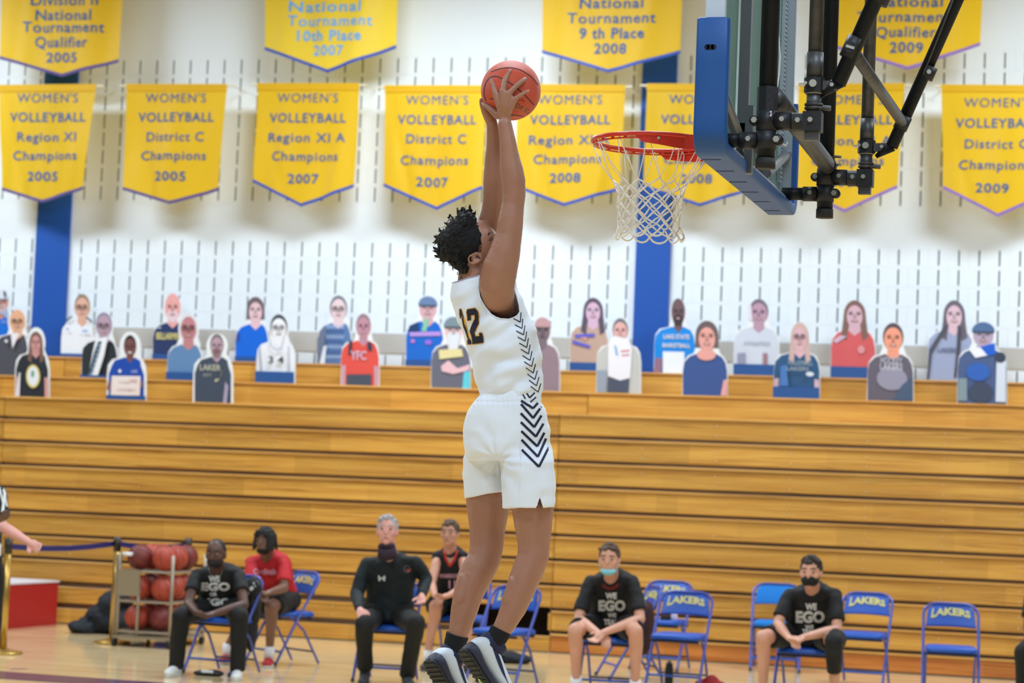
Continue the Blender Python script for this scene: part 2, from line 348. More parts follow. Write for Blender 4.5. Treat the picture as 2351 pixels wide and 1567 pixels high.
# ================================================================== bleachers
LV = [0.0, 0.186, 0.411, 0.656, 0.900, 1.145, 1.389, 1.634, 1.878, 2.123, 2.367]
BY = 22.40
M_bolt = mat('zinc_bolt', (225, 205, 180), 0.35, 0.6)
def bank(X0, X1, label, joint_top, notch=None, toe=None):
    root = empty('bleacher_bank', ((X0 + X1) / 2, BY + .6, 0), label, 'bleachers')
    def board(name, xa, xb, y0, y1, z0, z1, m, bev=0.004):
        mb = MB(); hx = (xb - xa) / 2; hz = (z1 - z0) / 2
        mb.rings([[Vector((-hx, 0 if q in (1, 2) else bev, 0)) for q in ()]] if 0 else [[Vector((sx * hx, yy, zz)) for yy, zz in ((bev, -hz), (0, -hz + bev), (0, hz - bev), (bev, hz), (y1 - y0, hz), (y1 - y0, -hz))] for sx in (-1, 1)])
        o = mb.build(name, m); o.location = ((xa + xb) / 2, y0, (z0 + z1) / 2); wparent(o, root); return o
    for k in range(1, 11):
        lo, hi = LV[k - 1], LV[k]; y = BY + 0.004 * k
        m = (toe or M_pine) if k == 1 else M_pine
        z0 = 0.012 if k == 1 else lo + 0.034
        xa, xb = X0 + .004, X1 - .004
        if notch and k == 2:
            board('plank', xa, notch[0], y, y + .03, z0, hi - .026, m); board('plank', notch[1], xb, y, y + .03, z0, hi - .026, m)
        else: board('plank', xa, xb, y, y + .03, z0, hi - .026, m)
        if not (notch and k in (1, 2)): board('seat_edge', xa, xb, y - .014, y + .12, hi - .022, hi, M_edge, .003)
    board('plank', X0 + .004 + joint_top, X1 - .004 + joint_top, 22.93, 22.96, LV[10] + .002, 2.585, M_pine); board('seat_edge', X0 + joint_top, X1 + joint_top, 22.915, 23.05, 2.588, 2.611, M_edge)
    board('plank', X0 + .004 + joint_top, X1 - .004 + joint_top, 23.47, 23.50, 2.613, 2.830, M_pine); board('seat_edge', X0 + joint_top, X1 + joint_top, 23.455, 23.6, 2.833, 2.856, M_edge)
    mb = MB()
    mb.box((X0, BY + .12, 2.347), (X1, 22.93, 2.366)); mb.box((X0, 23.0, 2.590), (X1, 23.47, 2.610)); mb.box((X0, 23.5, 2.834), (X1, WY - .06, 2.855))
    part(mb, 'footboard', M_edge, root)
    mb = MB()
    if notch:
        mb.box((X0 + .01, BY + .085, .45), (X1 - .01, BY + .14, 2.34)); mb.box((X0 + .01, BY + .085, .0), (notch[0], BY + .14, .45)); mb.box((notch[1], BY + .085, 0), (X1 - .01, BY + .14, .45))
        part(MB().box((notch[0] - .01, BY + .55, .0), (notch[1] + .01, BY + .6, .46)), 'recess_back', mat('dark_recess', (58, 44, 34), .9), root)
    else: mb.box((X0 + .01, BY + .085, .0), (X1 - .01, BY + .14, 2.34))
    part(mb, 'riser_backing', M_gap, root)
    mb = MB(); x = X0 + .12
    while x < X1 - .05:
        for k in range(2, 11):
            for zf in (.22, .74):
                z = LV[k - 1] + .034 + (LV[k] - LV[k - 1] - .06) * zf
                if notch and k == 2 and notch[0] - .02 < x < notch[1] + .02: continue
                mb.cyl((x, BY + .004 * k - .004, z), (x, BY + .01 * k + .004, z), .0075, n=6)
        x += .735
    o = part(mb, 'bolt_heads', M_bolt, root); tag(o, kind='stuff')
    return root
J0 = P(3, 1000, BY).x; J1 = P(1281, 1000, BY).x
NA = P(1060, 1420, BY).x; NB = P(1258, 1420, BY).x
bank(J0 - 6.0, J0, 'folded wooden bleacher bank at the left edge, behind the referee', .17)
bank(J0, J1, 'folded golden pine bleacher bank behind the ball cart, left of the seam', .17, (NA, NB))
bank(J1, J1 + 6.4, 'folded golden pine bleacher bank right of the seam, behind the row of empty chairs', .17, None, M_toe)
# ================================================================== banners
def banner_mat(name, c):
    m = bpy.data.materials.new(name); m.use_nodes = True; nt = m.node_tree; b = nt.nodes['Principled BSDF']; out = nt.nodes['Material Output']
    b.inputs['Base Color'].default_value = rgb(*c); b.inputs['Roughness'].default_value = 0.55; b.inputs['Sheen Weight'].default_value = 0.15
    t = nt.nodes.new('ShaderNodeBsdfTranslucent'); t.inputs[0].default_value = rgb(*c); mx = nt.nodes.new('ShaderNodeMixShader'); mx.inputs[0].default_value = 0.38
    nt.links.new(b.outputs[0], mx.inputs[1]); nt.links.new(t.outputs[0], mx.inputs[2]); nt.links.new(mx.outputs[0], out.inputs[0]); return m
M_ban = banner_mat('yellow_banner_satin', (240, 194, 18)); M_ban2 = banner_mat('backlit_yellow_banner_satin', (248, 214, 58))  # second cloth has its backlight put into a brighter, paler colour
M_let = mat('navy_lettering', (38, 84, 138), 0.6); M_let2 = mat('light_blue_lettering', (96, 160, 214), 0.6)
M_tn = mat('navy_banner_trim', (28, 66, 160), 0.6); M_tp = mat('purple_fringe', (84, 70, 128), 0.8); M_tv = mat('violet_banner_trim', (132, 98, 176), 0.7)
M_rod = mat('cream_rod', (228, 220, 190), 0.5)
def banner(tl, tr, bl, tip, br, Yb, lines, m, ml, mt, seed, label, rod=True, scale=1.0):
    rnd = random.Random(seed); ph = [rnd.uniform(0, 6.28) for _ in range(6)]; am = [rnd.uniform(.5, 1.2) for _ in range(6)]
    TL = P(tl[0], tl[1], Yb); TR = P(tr[0], tr[1], Yb); Wd = (TR - TL).length; TZ = (TL.z + TR.z) / 2
    def w(p):
        u = (p.x - TL.x) / Wd; v = max(0, (TZ - p.z))
        k = min(1, v * 1.3)
        a = .011 * am[0] * math.sin(u * 11 + ph[0]) + .008 * am[1] * math.sin(u * 23 + ph[1] + v * 1.5) + .012 * am[2] * math.exp(-((u - .04 - v * .22) / .05) ** 2) - .010 * am[3] * math.exp(-((u - .95 + v * .15) / .05) ** 2)
        a += .014 * am[4] * math.sin(v * 2.2 + u * 5 + ph[2])
        return a * k * 1.5
    root = None
    mb = MB(); NX, NZ = 44, 26; g = []
    def bot(u):
        a = u * 2
        if a <= 1: x, y = lerp(bl[0], tip[0], a), lerp(bl[1], tip[1], a)
        else: x, y = lerp(tip[0], br[0], a - 1), lerp(tip[1], br[1], a - 1)
        return x, y
    def pt(u, t, ex=0):
        bx, by = bot(u); x = lerp(lerp(tl[0], tr[0], u), bx, t); y = lerp(lerp(tl[1], tr[1], u), by, t) + ex
        p = P(x, y, Yb); p.y += w(p); return p
    for i in range(NZ + 1):
        for j in range(NX + 1): g.append(pt(j / NX, i / NZ))
    mb.add(g, [(i * (NX + 1) + j, i * (NX + 1) + j + 1, (i + 1) * (NX + 1) + j + 1, (i + 1) * (NX + 1) + j) for i in range(NZ) for j in range(NX)])
    o = mb.build('championship_banner', m, smooth=True); tag(o, label, 'banner', 'championship banners on the back wall')
    mb = MB(); g = []
    for j in range(NX + 1):
        for ex, dy in ((-1.5, -.006), (5.5, -.006), (5.5, .004), (-1.5, .004)):
            p = pt(j / NX, 1, ex); p.y += dy; g.append(p)
    mb.rings([g[4 * j:4 * j + 4] for j in range(NX + 1)]); part(mb, 'bottom_trim', mt, o)
    if rod:
        a = P(tl[0] - 16, tl[1] + 1, Yb); b = P(tr[0] + 16, tr[1] + 1, Yb); part(MB().cyl(a, b, .011, n=8), 'hanging_rod', M_rod, o)
        # hem sleeve
        mb = MB(); g = [pt(j / NX, 0, -3) + Vector((0, -.016, 0)) for j in range(NX + 1)]; h = [pt(j / NX, 0, 13) + Vector((0, -.012, 0)) for j in range(NX + 1)]
        mb.add(g + h, [(j, j + 1, NX + 2 + j, NX + 1 + j) for j in range(NX)]); part(mb, 'rod_sleeve', m, o, True)
    for px_ in (tl[0] - 10, tr[0] + 10):
        q = P(px_, tl[1] + 1, Yb); part(MB().cyl(q, (q.x, WY, q.z + .01), .006, n=6), 'wall_hook', M_rod, o)
    mb = MB()
    for s, xc, yc, wpx, hpx, bold in lines:
        vs, fs = textmesh(s, 1.0, 0.012 + bold, 'LEFT', 1.12)
        if not vs: continue
        x0 = min(v.x for v in vs); x1 = max(v.x for v in vs); sx = wpx / (x1 - x0); sy = hpx / 0.70
        cap0 = -0.08
        pts = []
        for v in vs:
            px_ = xc - wpx / 2 + (v.x - x0) * sx + 0.045 * (yc - (yc - v.y * sy)) ; py_ = yc - (v.y) * sy
            p = P(px_, py_, Yb); p.y += w(p) - .007; pts.append(p)
        mb.add(pts, fs)
    part(mb, 'lettering', ml, o)
    return o
def vb(top, yc, loc, year, cx, dy=0, s=1.0, cut=None):
    ws = {'Region XI': 137, 'District C': 132, 'Region XI A': 176}
    ys = [226, 270, 315, 358, 406] if not cut else cut
    return [("WOMEN'S", cx, ys[0], 139 * s, 21, -.012), ('VOLLEYBALL', cx, ys[1], 175 * s, 21, .004), (loc, cx - 2, ys[2], ws[loc] * s, 21, 0), ('Champions', cx - 6, ys[3], 150 * s, 21, 0), (year, cx - 12, ys[4], 69 * s, 21, .008)]
LB = 23.46
banner((-2, 198), (221, 196), (0, 430), (97, 460), (193, 430), LB, vb(0, 0, 'Region XI', '2005', 110), M_ban, M_let, M_tp, 1, 'lower yellow volleyball banner reading Region XI 2005, in front of the left blue pilaster')
banner((291, 196), (522, 196), (281, 430), (390, 463), (501, 432), LB, vb(0, 0, 'District C', '2005', 404), M_ban, M_let, M_tp, 2, 'lower yellow volleyball banner reading District C 2005, second from the left')
banner((592, 194), (825, 194), (583, 413), (690, 468), (812, 424), LB, vb(0, 0, 'Region XI A', '2007', 707, cut=[226, 272, 317, 360, 411]), M_ban, M_let, M_tn, 3, 'lower yellow volleyball banner reading Region XI A 2007')
banner((884, 199), (1117, 199), (881, 422), (1000, 475), (1108, 428), LB, vb(0, 0, 'District C', '2007', 1004, s=1.03, cut=[231, 276, 320, 369, 419]), M_ban, M_let, M_tn, 4, 'lower yellow volleyball banner reading District C 2007, left of the raised arms')
banner((1190, 196), (1436, 198), (1183, 424), (1296, 468), (1425, 430), LB, vb(0, 0, 'Region XI A', '2008', 1309, s=1.06, cut=[230, 276, 322, 366, 409]), M_ban, M_let, M_tn, 5, 'lower yellow volleyball banner reading Region XI A 2008, right of the ball')
banner((1486, 195), (1734, 196), (1478, 425), (1606, 468), (1727, 430), LB, vb(0, 0, 'District C', '2008', 1610, s=1.06, cut=[229, 275, 322, 366, 411]), M_ban, M_let, M_tn, 6, 'lower yellow volleyball banner behind the rim and net, dated 2008')
banner((1834, 196), (2077, 194), (1822, 428), (1938, 481), (2061, 427), LB, vb(0, 0, 'Region XI A', '2009', 1953, s=1.1, cut=[230, 276, 324, 370, 418]), M_ban, M_let, M_tv, 7, 'lower yellow volleyball banner behind the backboard pipes, with violet trim')
banner((2161, 197), (2408, 199), (2165, 427), (2290, 491), (2412, 440), LB, vb(0, 0, 'District C', '2009', 2290, s=1.1, cut=[237, 284, 332, 380, 433]), M_ban, M_let, M_tv, 8, 'lower yellow volleyball banner reading District C 2009 at the right edge')
UB = 23.34
banner((10, -250), (296, -250), (-1, 130), (140, 170), (271, 137), UB, [('Division II', 150, 2, 155, 24, .003), ('National', 147, 36, 130, 24, .004), ('Tournament', 147, 64, 184, 24, .002), ('Qualifier', 142, 98, 121, 24, .003), ('2005', 141, 133, 71, 22, .006)], M_ban, M_let, M_tp, 11, 'upper yellow banner ending in Qualifier 2005 at the top left corner')
banner((612, -250), (925, -250), (606, 108), (752, 161), (909, 105), UB, [('National', 748, 16, 168, 24, .008), ('Tournament', 759, 49, 196, 24, .003), ('10th Place', 757, 83, 150, 24, .012), ('2007', 754, 117, 70, 23, .008)], M_ban2, M_let2, M_tn, 12, 'upper yellow banner reading 10th Place 2007, backlight painted into its colour')
banner((1248, -250), (1578, -250), (1243, 115), (1396, 161), (1562, 117), UB, [('National', 1404, 8, 148, 24, .008), ('Tournament', 1405, 43, 204, 24, .003), ('9 th Place', 1405, 78, 150, 24, .012), ('2008', 1401, 113, 74, 23, .008)], M_ban, M_let, M_tn, 13, 'upper yellow banner reading 9 th Place 2008 above the rim')
banner((1925, -250), (2268, -250), (1918, 104), (2083, 155), (2251, 100), UB, [('National', 2085, 5, 160, 24, .006), ('Tournament', 2075, 40, 215, 24, .003), ('Qualifier', 2080, 75, 138, 24, .003), ('2009', 2081, 111, 76, 24, .008)], M_ban, M_let, M_tv, 14, 'upper yellow banner ending in Qualifier 2009, behind the diagonal braces')
# ================================================================== cardboard fans
def cm(c):
    n = 'print_ink_%02x%02x%02x' % tuple(c); return mat(n, c, 0.45)
M_board = mat('white_foam_board', (236, 238, 242), 0.6)
SK = {'w': (226, 176, 156), 'p': (222, 186, 184), 'o': (226, 150, 116), 'd': (112, 78, 66), 'r': (196, 140, 130), 'x': (232, 230, 232), 'm': (168, 128, 122)}
def cutout(x0, x1, yt, yb, level, head, skin, hair, shirt, label, hs='short', strip=False, border=0, glasses=False, beard=None, beardc=(230, 225, 225), extra=(), neck=None, arms=None, smile=(150, 80, 80), lips=True):
    Yp, Z0 = {3: (23.56, LV[0] + 2.856), 2: (23.03, 2.611), 1: (22.62, 2.367)}[level]
    xb = (x0 + x1) / 2; sl = 0.052 - 0.030 * xb / 2351; sc = Yp / MF.y / F * 0.985; Xc = P(xb, yb, Yp).x; foot = P(xb, yb, Yp).z
    hx, hy, a, b = head; a *= 1.08; b *= 1.03
    U = lambda x, y: ((x - xb - sl * (yb - y)) * sc, (yb - y) * sc)
    t = 0.012; ink = {}; lay = [0]; prints = {'portrait_print': MB(), 'clothes_print': MB()}; mats = {'portrait_print': [], 'clothes_print': []}
    def poly(c, pts, which='clothes_print'):
        m = cm(c); L = mats[which]
        if m not in L: L.append(m)
        lay[0] += 1; y = -t / 2 - 0.0006 * lay[0]
        prints[which].add([(p[0], y, p[1]) for p in pts], [tuple(range(len(pts)))], L.index(m))
    def ell(c, x, y, rx, ry, which='portrait_print', n=20, a0=0, a1=360):
        poly(c, [U(x + rx * math.cos(R(a0 + (a1 - a0) * k / n)), y - ry * math.sin(R(a0 + (a1 - a0) * k / n))) for k in range(n + (0 if a1 - a0 >= 360 else 1))], which)
    def pp(c, pts, which='clothes_print'): poly(c, [U(*p) for p in pts], which)
    # outline of the board
    hw = a + 3 + border; top = yt; sh = hy + b * .98 - border * .6 + 3
    pts = []
    for k in range(17):
        an = R(-12 + 204 * k / 16); pts.append((hx + hw * math.cos(an), hy + 2 - (hy + 2 - top) * max(math.sin(an), -0.8)))
    pts = [p for p in pts]
    shr = [(hx + hw * .90, hy + b * .62), (hx + a * 1.3 + border, sh + 2), (x1 - (x1 - hx) * .22, sh + 7), (x1 - 3, sh + 20), (x1, sh + 42), (x1, yb)]
    shl = [(x0, yb), (x0 + 1, sh + 42), (x0 + 4, sh + 20), (x0 + (hx - x0) * .24, sh + 7), (hx - a * 1.3 - border, sh + 2), (hx - hw * .90, hy + b * .62)]
    out = [U(*p) for p in (shl + pts[::-1] + shr)]
    mb = MB(); mb.prism([Vector((u, -t / 2, v)) for u, v in out], (0, t, 0)); mb.box((-.05, t / 2, 0), (.05, t / 2 + .12, .012)); mb.box((-.006, t / 2, 0), (.006, t / 2 + .10, .28))
    o = mb.build('cardboard_fan', M_board); o.location = (Xc, Yp, Z0); tag(o, label, 'cutout', 'cardboard cutout fans on the top bleacher rows')
    # clothes
    e = 1.5 + border * .5; s0 = hy + b * .95
    body = [(x0 + e, yb - 1), (x0 + e, sh + 42), (x0 + 5 + border, sh + 22), (x0 + (hx - x0) * .3 + border * .4, sh + 9), (hx - a * .8, sh + 1), (hx, sh + 8), (hx + a * .8, sh + 1), (x1 - (x1 - hx) * .28 - border * .4, sh + 9), (x1 - 5 - border, sh + 22), (x1 - e, sh + 42), (x1 - e, yb - 1)]
    if hs == 'long':
        ell(hair, hx, hy + 1, a + 2, b + 1); pp(hair, [(hx - a - 2, hy), (hx - a * 1.25, sh + 22), (hx - a * .3, sh + 30), (hx + a * .3, sh + 30), (hx + a * 1.25, sh + 22), (hx + a + 2, hy)], 'portrait_print')
    pp(shirt, body)
    if hs == 'long':
        for sg in (-1, 1): pp(hair, [(hx + sg * (a + 1), hy - 2), (hx + sg * a * 1.35, sh + 18), (hx + sg * a * .75, sh + 26), (hx + sg * a * .55, hy + b * .5)], 'portrait_print')
    nk = neck or skin
    pp(nk, [(hx - a * .5, hy + b * .5), (hx - a * .62, sh + 4), (hx, sh + 15), (hx + a * .62, sh + 4), (hx + a * .5, hy + b * .5)], 'portrait_print')
    if arms:
        pp(arms, [(x0 + 2, yb - 1), (x0 + 3, sh + 62), (x0 + 13, sh + 60), (x0 + 12, yb - 1)]); pp(arms, [(x1 - 2, yb - 1), (x1 - 3, sh + 62), (x1 - 13, sh + 60), (x1 - 12, yb - 1)])
    # head
    if hs in ('short', 'bob', 'long', 'grey'): ell(hair, hx, hy - b * .06, a * (1.02 if hs != 'bob' else 1.12), b * .97)
    if hs == 'bob': pp(hair, [(hx - a * 1.12, hy - 4), (hx - a * 1.15, hy + b * .75), (hx + a * 1.15, hy + b * .75), (hx + a * 1.12, hy - 4)], 'portrait_print')
    if hs != 'mask':
        k = {'bald': (0, 1.0, 1.0), 'short': (.1, .88, .82), 'grey': (.08, .86, .84), 'bob': (.12, .80, .78), 'long': (.10, .78, .82), 'cap': (.05, .95, .95)}[hs]
        ell(skin, hx, hy + b * k[0] + (2 if hs in ('long', 'bob') else 0), a * k[1], b * k[2])
        if hs == 'cap': ell(hair, hx, hy - b * .25, a * 1.05, b * .75, a0=0, a1=180); pp(tuple(int(v * .6) for v in hair), [(hx - a * 1.05, hy - b * .25), (hx + a * 1.05, hy - b * .25), (hx + a * .9, hy - b * .08), (hx - a * .9, hy - b * .08)], 'portrait_print')
        if beard: ell(beardc, hx, hy + b * .62, a * .72, b * .45)
        dk = tuple(int(v * .35) for v in skin)
        sd = tuple(int(v * .80) for v in skin)
        ell(sd, hx - a * .38, hy - b * .02, a * .26, b * .10); ell(sd, hx + a * .38, hy - b * .02, a * .26, b * .10)
        ell(dk, hx - a * .38, hy - b * .02, a * .13, b * .05); ell(dk, hx + a * .38, hy - b * .02, a * .13, b * .05)
        pp(dk, [(hx - a * .6, hy - b * .16), (hx - a * .18, hy - b * .20), (hx - a * .18, hy - b * .16), (hx - a * .6, hy - b * .11)], 'portrait_print')
        pp(dk, [(hx + a * .6, hy - b * .16), (hx + a * .18, hy - b * .20), (hx + a * .18, hy - b * .16), (hx + a * .6, hy - b * .11)], 'portrait_print')
        pp(sd, [(hx - a * .07, hy), (hx - a * .16, hy + b * .3), (hx + a * .16, hy + b * .3), (hx + a * .07, hy)], 'portrait_print')
        ell(smile, hx, hy + b * .5, a * .34, b * .075)
        if lips: ell((235, 225, 220), hx, hy + b * .49, a * .24, b * .03)
        if glasses:
            for sg in (-1, 1):
                cx = hx + sg * a * .4; q = [U(cx + a * .33 * math.cos(R(20 * i)), hy + b * .18 * math.sin(R(20 * i))) for i in range(18)]
                q2 = [U(cx + a * .25 * math.cos(R(20 * i)), hy + b * .12 * math.sin(R(20 * i))) for i in range(18)]
                for i in range(18): poly((70, 60, 62), [q[i], q[(i + 1) % 18], q2[(i + 1) % 18], q2[i]], 'portrait_print')
    for it in extra:
        if it[0] == 'e': ell(it[1], *it[2:6], which='clothes_print')
        elif it[0] == 'p': pp(it[1], it[2])
        elif it[0] == 'h': pp(it[1], it[2], 'portrait_print')
        elif it[0] == 't':
            vs, fs = textmesh(it[2], 1.0, .02); xx0 = min(v.x for v in vs); xx1 = max(v.x for v in vs); s = it[5] / (xx1 - xx0); sy = it[6] / .7
            m = cm(it[1]); L = mats['clothes_print']
            if m not in L: L.append(m)
            lay[0] += 1; y = -t / 2 - .0006 * lay[0]; q = []
            for v in vs:
                u, w = U(it[3] + v.x * s, it[4] - v.y * sy); q.append((u, y, w))
            prints['clothes_print'].add(q, fs, L.index(m))
    if strip: pp((38, 84, 150), [(x0 + .5, yb - .5), (x0 + .5, yb - strip), (x1 - .5, yb - strip), (x1 - .5, yb - .5)])
    for k, mb in prints.items():
        if mb.v:
            me = bpy.data.meshes.new(k); me.from_pydata([tuple(v) for v in mb.v], [], mb.f)
            for m in mats[k]: me.materials.append(m)
            me.polygons.foreach_set('material_index', mb.m); me.update()
            q = bpy.data.objects.new(k, me); COL.objects.link(q); q.parent = o
    return o
T3 = 3
cutout(-58, 29, 653, 816, 3, (6, 682, 19, 27), SK['r'], (215, 220, 235), (20, 110, 215), 'cutout of a man in a white and navy cap, cropped by the left edge', 'cap', beard=True, beardc=(200, 175, 175), extra=[('p', (160, 175, 215), [(2, 712), (24, 700), (27, 730), (14, 716)]), ('t', (150, 170, 230), 'LSSU', 16, 733, 18, 6), ('h', (30, 40, 70), [(12, 655), (16, 672), (20, 672), (19, 658)])])
cutout(134, 222, 656, 813, 3, (191, 689, 19, 31), SK['w'], (150, 132, 112), (238, 241, 248), 'cutout of a blond man with glasses in a white polo, right of the blue pilaster', 'short', glasses=True, strip=9, extra=[('p', (50, 70, 80), [(150, 722), (166, 711), (168, 714), (152, 726)]), ('p', (30, 60, 90), [(206, 712), (220, 722), (220, 727), (204, 716)]), ('e', (150, 180, 225), 155, 744, 4, 3), ('e', (150, 185, 225), 202, 748, 9, 3)])
cutout(345, 431, 657, 818, 3, (398, 690, 19, 33), (236, 170, 168), (190, 140, 140), (38, 56, 104), 'cutout of a bald man with a white beard in a navy lettered shirt', 'bald', beard=True, beardc=(236, 208, 216), strip=14, extra=[('t', (232, 220, 140), 'BELLARMINE', 390, 761, 68, 16), ('e', (200, 205, 225), 364, 740, 5, 2)])
cutout(535, 622, 665, 825, 3, (588, 699, 19, 30), (232, 196, 205), (110, 96, 104), (0, 104, 222), 'cutout of a woman with a grey bob in a plain royal blue top', 'bob', strip=13, extra=[('p', (70, 70, 140), [(542, 758), (548, 756), (546, 775), (540, 776)])])
cutout(725, 812, 666, 833, 3, (778, 700, 20, 30), (234, 208, 214), (120, 124, 136), (96, 128, 178), 'cutout of a woman with glasses in a blue zigzag patterned dress', 'grey', glasses=True, extra=[('p', (106, 116, 140), [(727, 830), (727, 775), (738, 750), (750, 745), (744, 790), (734, 830)])] + [('p', (52, 84, 150) if i % 2 else (176, 196, 228), [(750 + 9 * j, 738 + 12 * i), (754.5 + 9 * j, 745 + 12 * i), (759 + 9 * j, 738 + 12 * i), (759 + 9 * j, 741 + 12 * i), (754.5 + 9 * j, 749 + 12 * i), (750 + 9 * j, 741 + 12 * i)]) for i in range(7) for j in range(5)] + [('p', (220, 225, 235), [(735, 832), (745, 790), (752, 790), (748, 832)])])
cutout(928, 1022, 669, 836, 3, (983, 697, 21, 27), (214, 170, 180), (104, 128, 170), (12, 104, 206), 'cutout of a child in grey cap and bright blue costume with pink band', 'cap', strip=16, extra=[('p', (132, 200, 168), [(975, 722), (986, 722), (980, 752), (968, 752)]), ('p', (186, 150, 226), [(938, 755), (1016, 752), (1016, 762), (940, 765)]), ('e', (150, 110, 220), 985, 778, 9, 6), ('e', (200, 120, 210), 947, 776, 5, 5), ('p', (20, 60, 110), [(936, 752), (938, 740), (960, 730), (962, 752)])])
cutout(1306, 1398, 679, 848, 3, (1362, 707, 20, 28), (216, 180, 206), (92, 78, 96), (196, 164, 148), 'cutout of a long haired woman in a tan shirt with blue print', 'long', strip=20, extra=[('p', (98, 96, 196), [(1318, 764), (1366, 760), (1366, 768), (1320, 772)]), ('p', (98, 96, 196), [(1314, 776), (1356, 788), (1354, 795), (1314, 785)]), ('p', (220, 160, 150), [(1330, 770), (1350, 770), (1346, 778)])])
cutout(1500, 1598, 685, 856, 3, (1557, 714, 15, 30), (110, 84, 92), (70, 56, 60), (4, 138, 226), 'cutout of a man in an azure tee beside the right blue pilaster', 'bald', beard=True, beardc=(60, 50, 54), extra=[('t', (236, 226, 220), 'LAKE STATE', 1553, 772, 60, 10), ('t', (236, 226, 220), 'BASKETBALL', 1553, 792, 64, 9), ('p', (238, 243, 250), [(1522, 855), (1522, 806), (1572, 806), (1572, 855)]), ('p', (150, 110, 130), [(1500, 855), (1506, 820), (1520, 822), (1518, 855)])])
cutout(1684, 1789, 685, 858, 3, (1742, 714, 20, 29), (188, 150, 172), (120, 104, 118), (208, 214, 228), 'cutout of a man in a pale grey hooded top, right of the dark haired woman', 'short', strip=26, extra=[('t', (176, 180, 196), 'ATHLETICS', 1738, 785, 60, 8), ('p', (150, 150, 176), [(1694, 832), (1694, 808), (1712, 806), (1712, 832)]), ('p', (160, 120, 130), [(1752, 832), (1752, 806), (1762, 806), (1762, 832)]), ('p', (226, 220, 232), [(1716, 700), (1724, 690), (1728, 735), (1718, 728)])])
cutout(1908, 2009, 688, 862, 3, (1962, 718, 21, 30), (216, 176, 190), (128, 96, 88), (214, 92, 96), 'cutout of a smiling girl in a coral red shirt', 'long', strip=26, smile=(120, 50, 60), extra=[('p', (205, 180, 200), [(1913, 778), (1930, 766), (1945, 768), (1922, 784)]), ('e', (224, 150, 156), 1977, 797, 8, 9)])
cutout(2131, 2233, 692, 870, 3, (2190, 722, 20, 30), (222, 188, 202), (104, 96, 110), (158, 168, 200), 'cutout of a girl with two dark braids in a blue grey tee', 'long', extra=[('p', (76, 80, 92), [(2170, 745), (2176, 750), (2142, 812), (2136, 868), (2130, 868), (2136, 800)]), ('p', (70, 72, 84), [(2198, 745), (2206, 750), (2204, 800), (2196, 862), (2190, 862), (2196, 800)]), ('t', (92, 98, 130), 'LAKERS', 2176, 802, 42, 10)])
cutout(-22, 73, 695, 857, 2, (43, 722, 20, 28), (226, 172, 140), (220, 160, 120), (78, 80, 92), 'cutout of a bald man in a charcoal zip jacket, left of the blue pilaster', 'bald', glasses=True, extra=[('p', (236, 232, 238), [(28, 752), (52, 752), (33, 790)]), ('e', (230, 232, 240), 16, 772, 4, 4)])
cutout(180, 277, 702, 864, 2, (240, 735, 20, 31), (186, 158, 176), (150, 142, 166), (40, 48, 56), 'cutout of a grey haired man in a dark suit, white shirt and striped tie', 'grey', glasses=True, strip=7, extra=[('p', (240, 243, 250), [(222, 768), (254, 762), (244, 810), (228, 857), (203, 857), (214, 800)]), ('p', (58, 84, 108), [(229, 774), (238, 774), (232, 800), (212, 856), (202, 856), (218, 800)])] + [('p', (170, 190, 206), [(228 - 3 * i, 785 + 11 * i), (236 - 3 * i, 780 + 11 * i), (236 - 3 * i, 783 + 11 * i), (228 - 3 * i, 788 + 11 * i)]) for i in range(7)])
cutout(378, 471, 705, 869, 2, (434, 741, 22, 36), (196, 132, 138), (226, 226, 232), (98, 138, 184), 'cutout of an elderly man with white hair in a light blue sweater', 'grey', glasses=True, strip=20)
cutout(583, 683, 712, 878, 2, (641, 744, 20, 30), (240, 240, 246), (62, 72, 84), (236, 238, 246), 'black and white cutout of a player with jersey number 34', 'short', glasses=True, strip=28, smile=(120, 125, 140), extra=[('p', (190, 196, 214), [(619, 770), (622, 790), (636, 800), (652, 796), (658, 766), (655, 766), (650, 792), (636, 796), (625, 788), (622, 770)]), ('t', (52, 66, 74), '3 4', 636, 823, 40, 17), ('p', (150, 158, 176), [(593, 800), (596, 790), (602, 850), (598, 850)]), ('p', (150, 158, 176), [(668, 790), (670, 790), (672, 850), (669, 850)])])
cutout(778, 875, 716, 886, 2, (835, 745, 17, 29), (190, 140, 158), (150, 122, 130), (224, 82, 74), 'cutout of a child in an orange red shirt with black rucksack straps', 'short', arms=(200, 160, 175), extra=[('p', (60, 52, 70), [(800, 782), (808, 778), (806, 812), (798, 812)]), ('p', (50, 60, 84), [(846, 780), (856, 784), (858, 802), (846, 800)]), ('t', (208, 188, 214), 'YFC', 824, 815, 40, 20), ('p', (72, 80, 98), [(794, 860), (856, 858), (856, 885), (794, 885)])])
cutout(986, 1084, 719, 890, 2, (1042, 752, 22, 30), (226, 190, 196), (120, 140, 152), (104, 106, 124), 'cutout of a long bearded person in grey tee, just left of the dunking player', 'cap', beard=True, beardc=(222, 226, 234), extra=[('p', (222, 226, 234), [(1028, 765), (1058, 765), (1052, 802), (1040, 812), (1030, 800)]), ('p', (228, 216, 160), [(1006, 800), (1062, 796), (1066, 814), (1008, 822)]), ('p', (232, 190, 200), [(1012, 838), (1030, 824), (1052, 842), (1082, 832), (1080, 846), (1042, 856), (1014, 850)]), ('p', (96, 206, 226), [(1064, 890), (1068, 850), (1083, 848), (1082, 890)])])
cutout(1186, 1288, 720, 893, 2, (1246, 751, 18, 29), (122, 104, 114), (190, 150, 156), (146, 124, 136), 'brown toned cutout of a figure half hidden behind the dunking player', 'cap', lips=False, smile=(90, 70, 80))
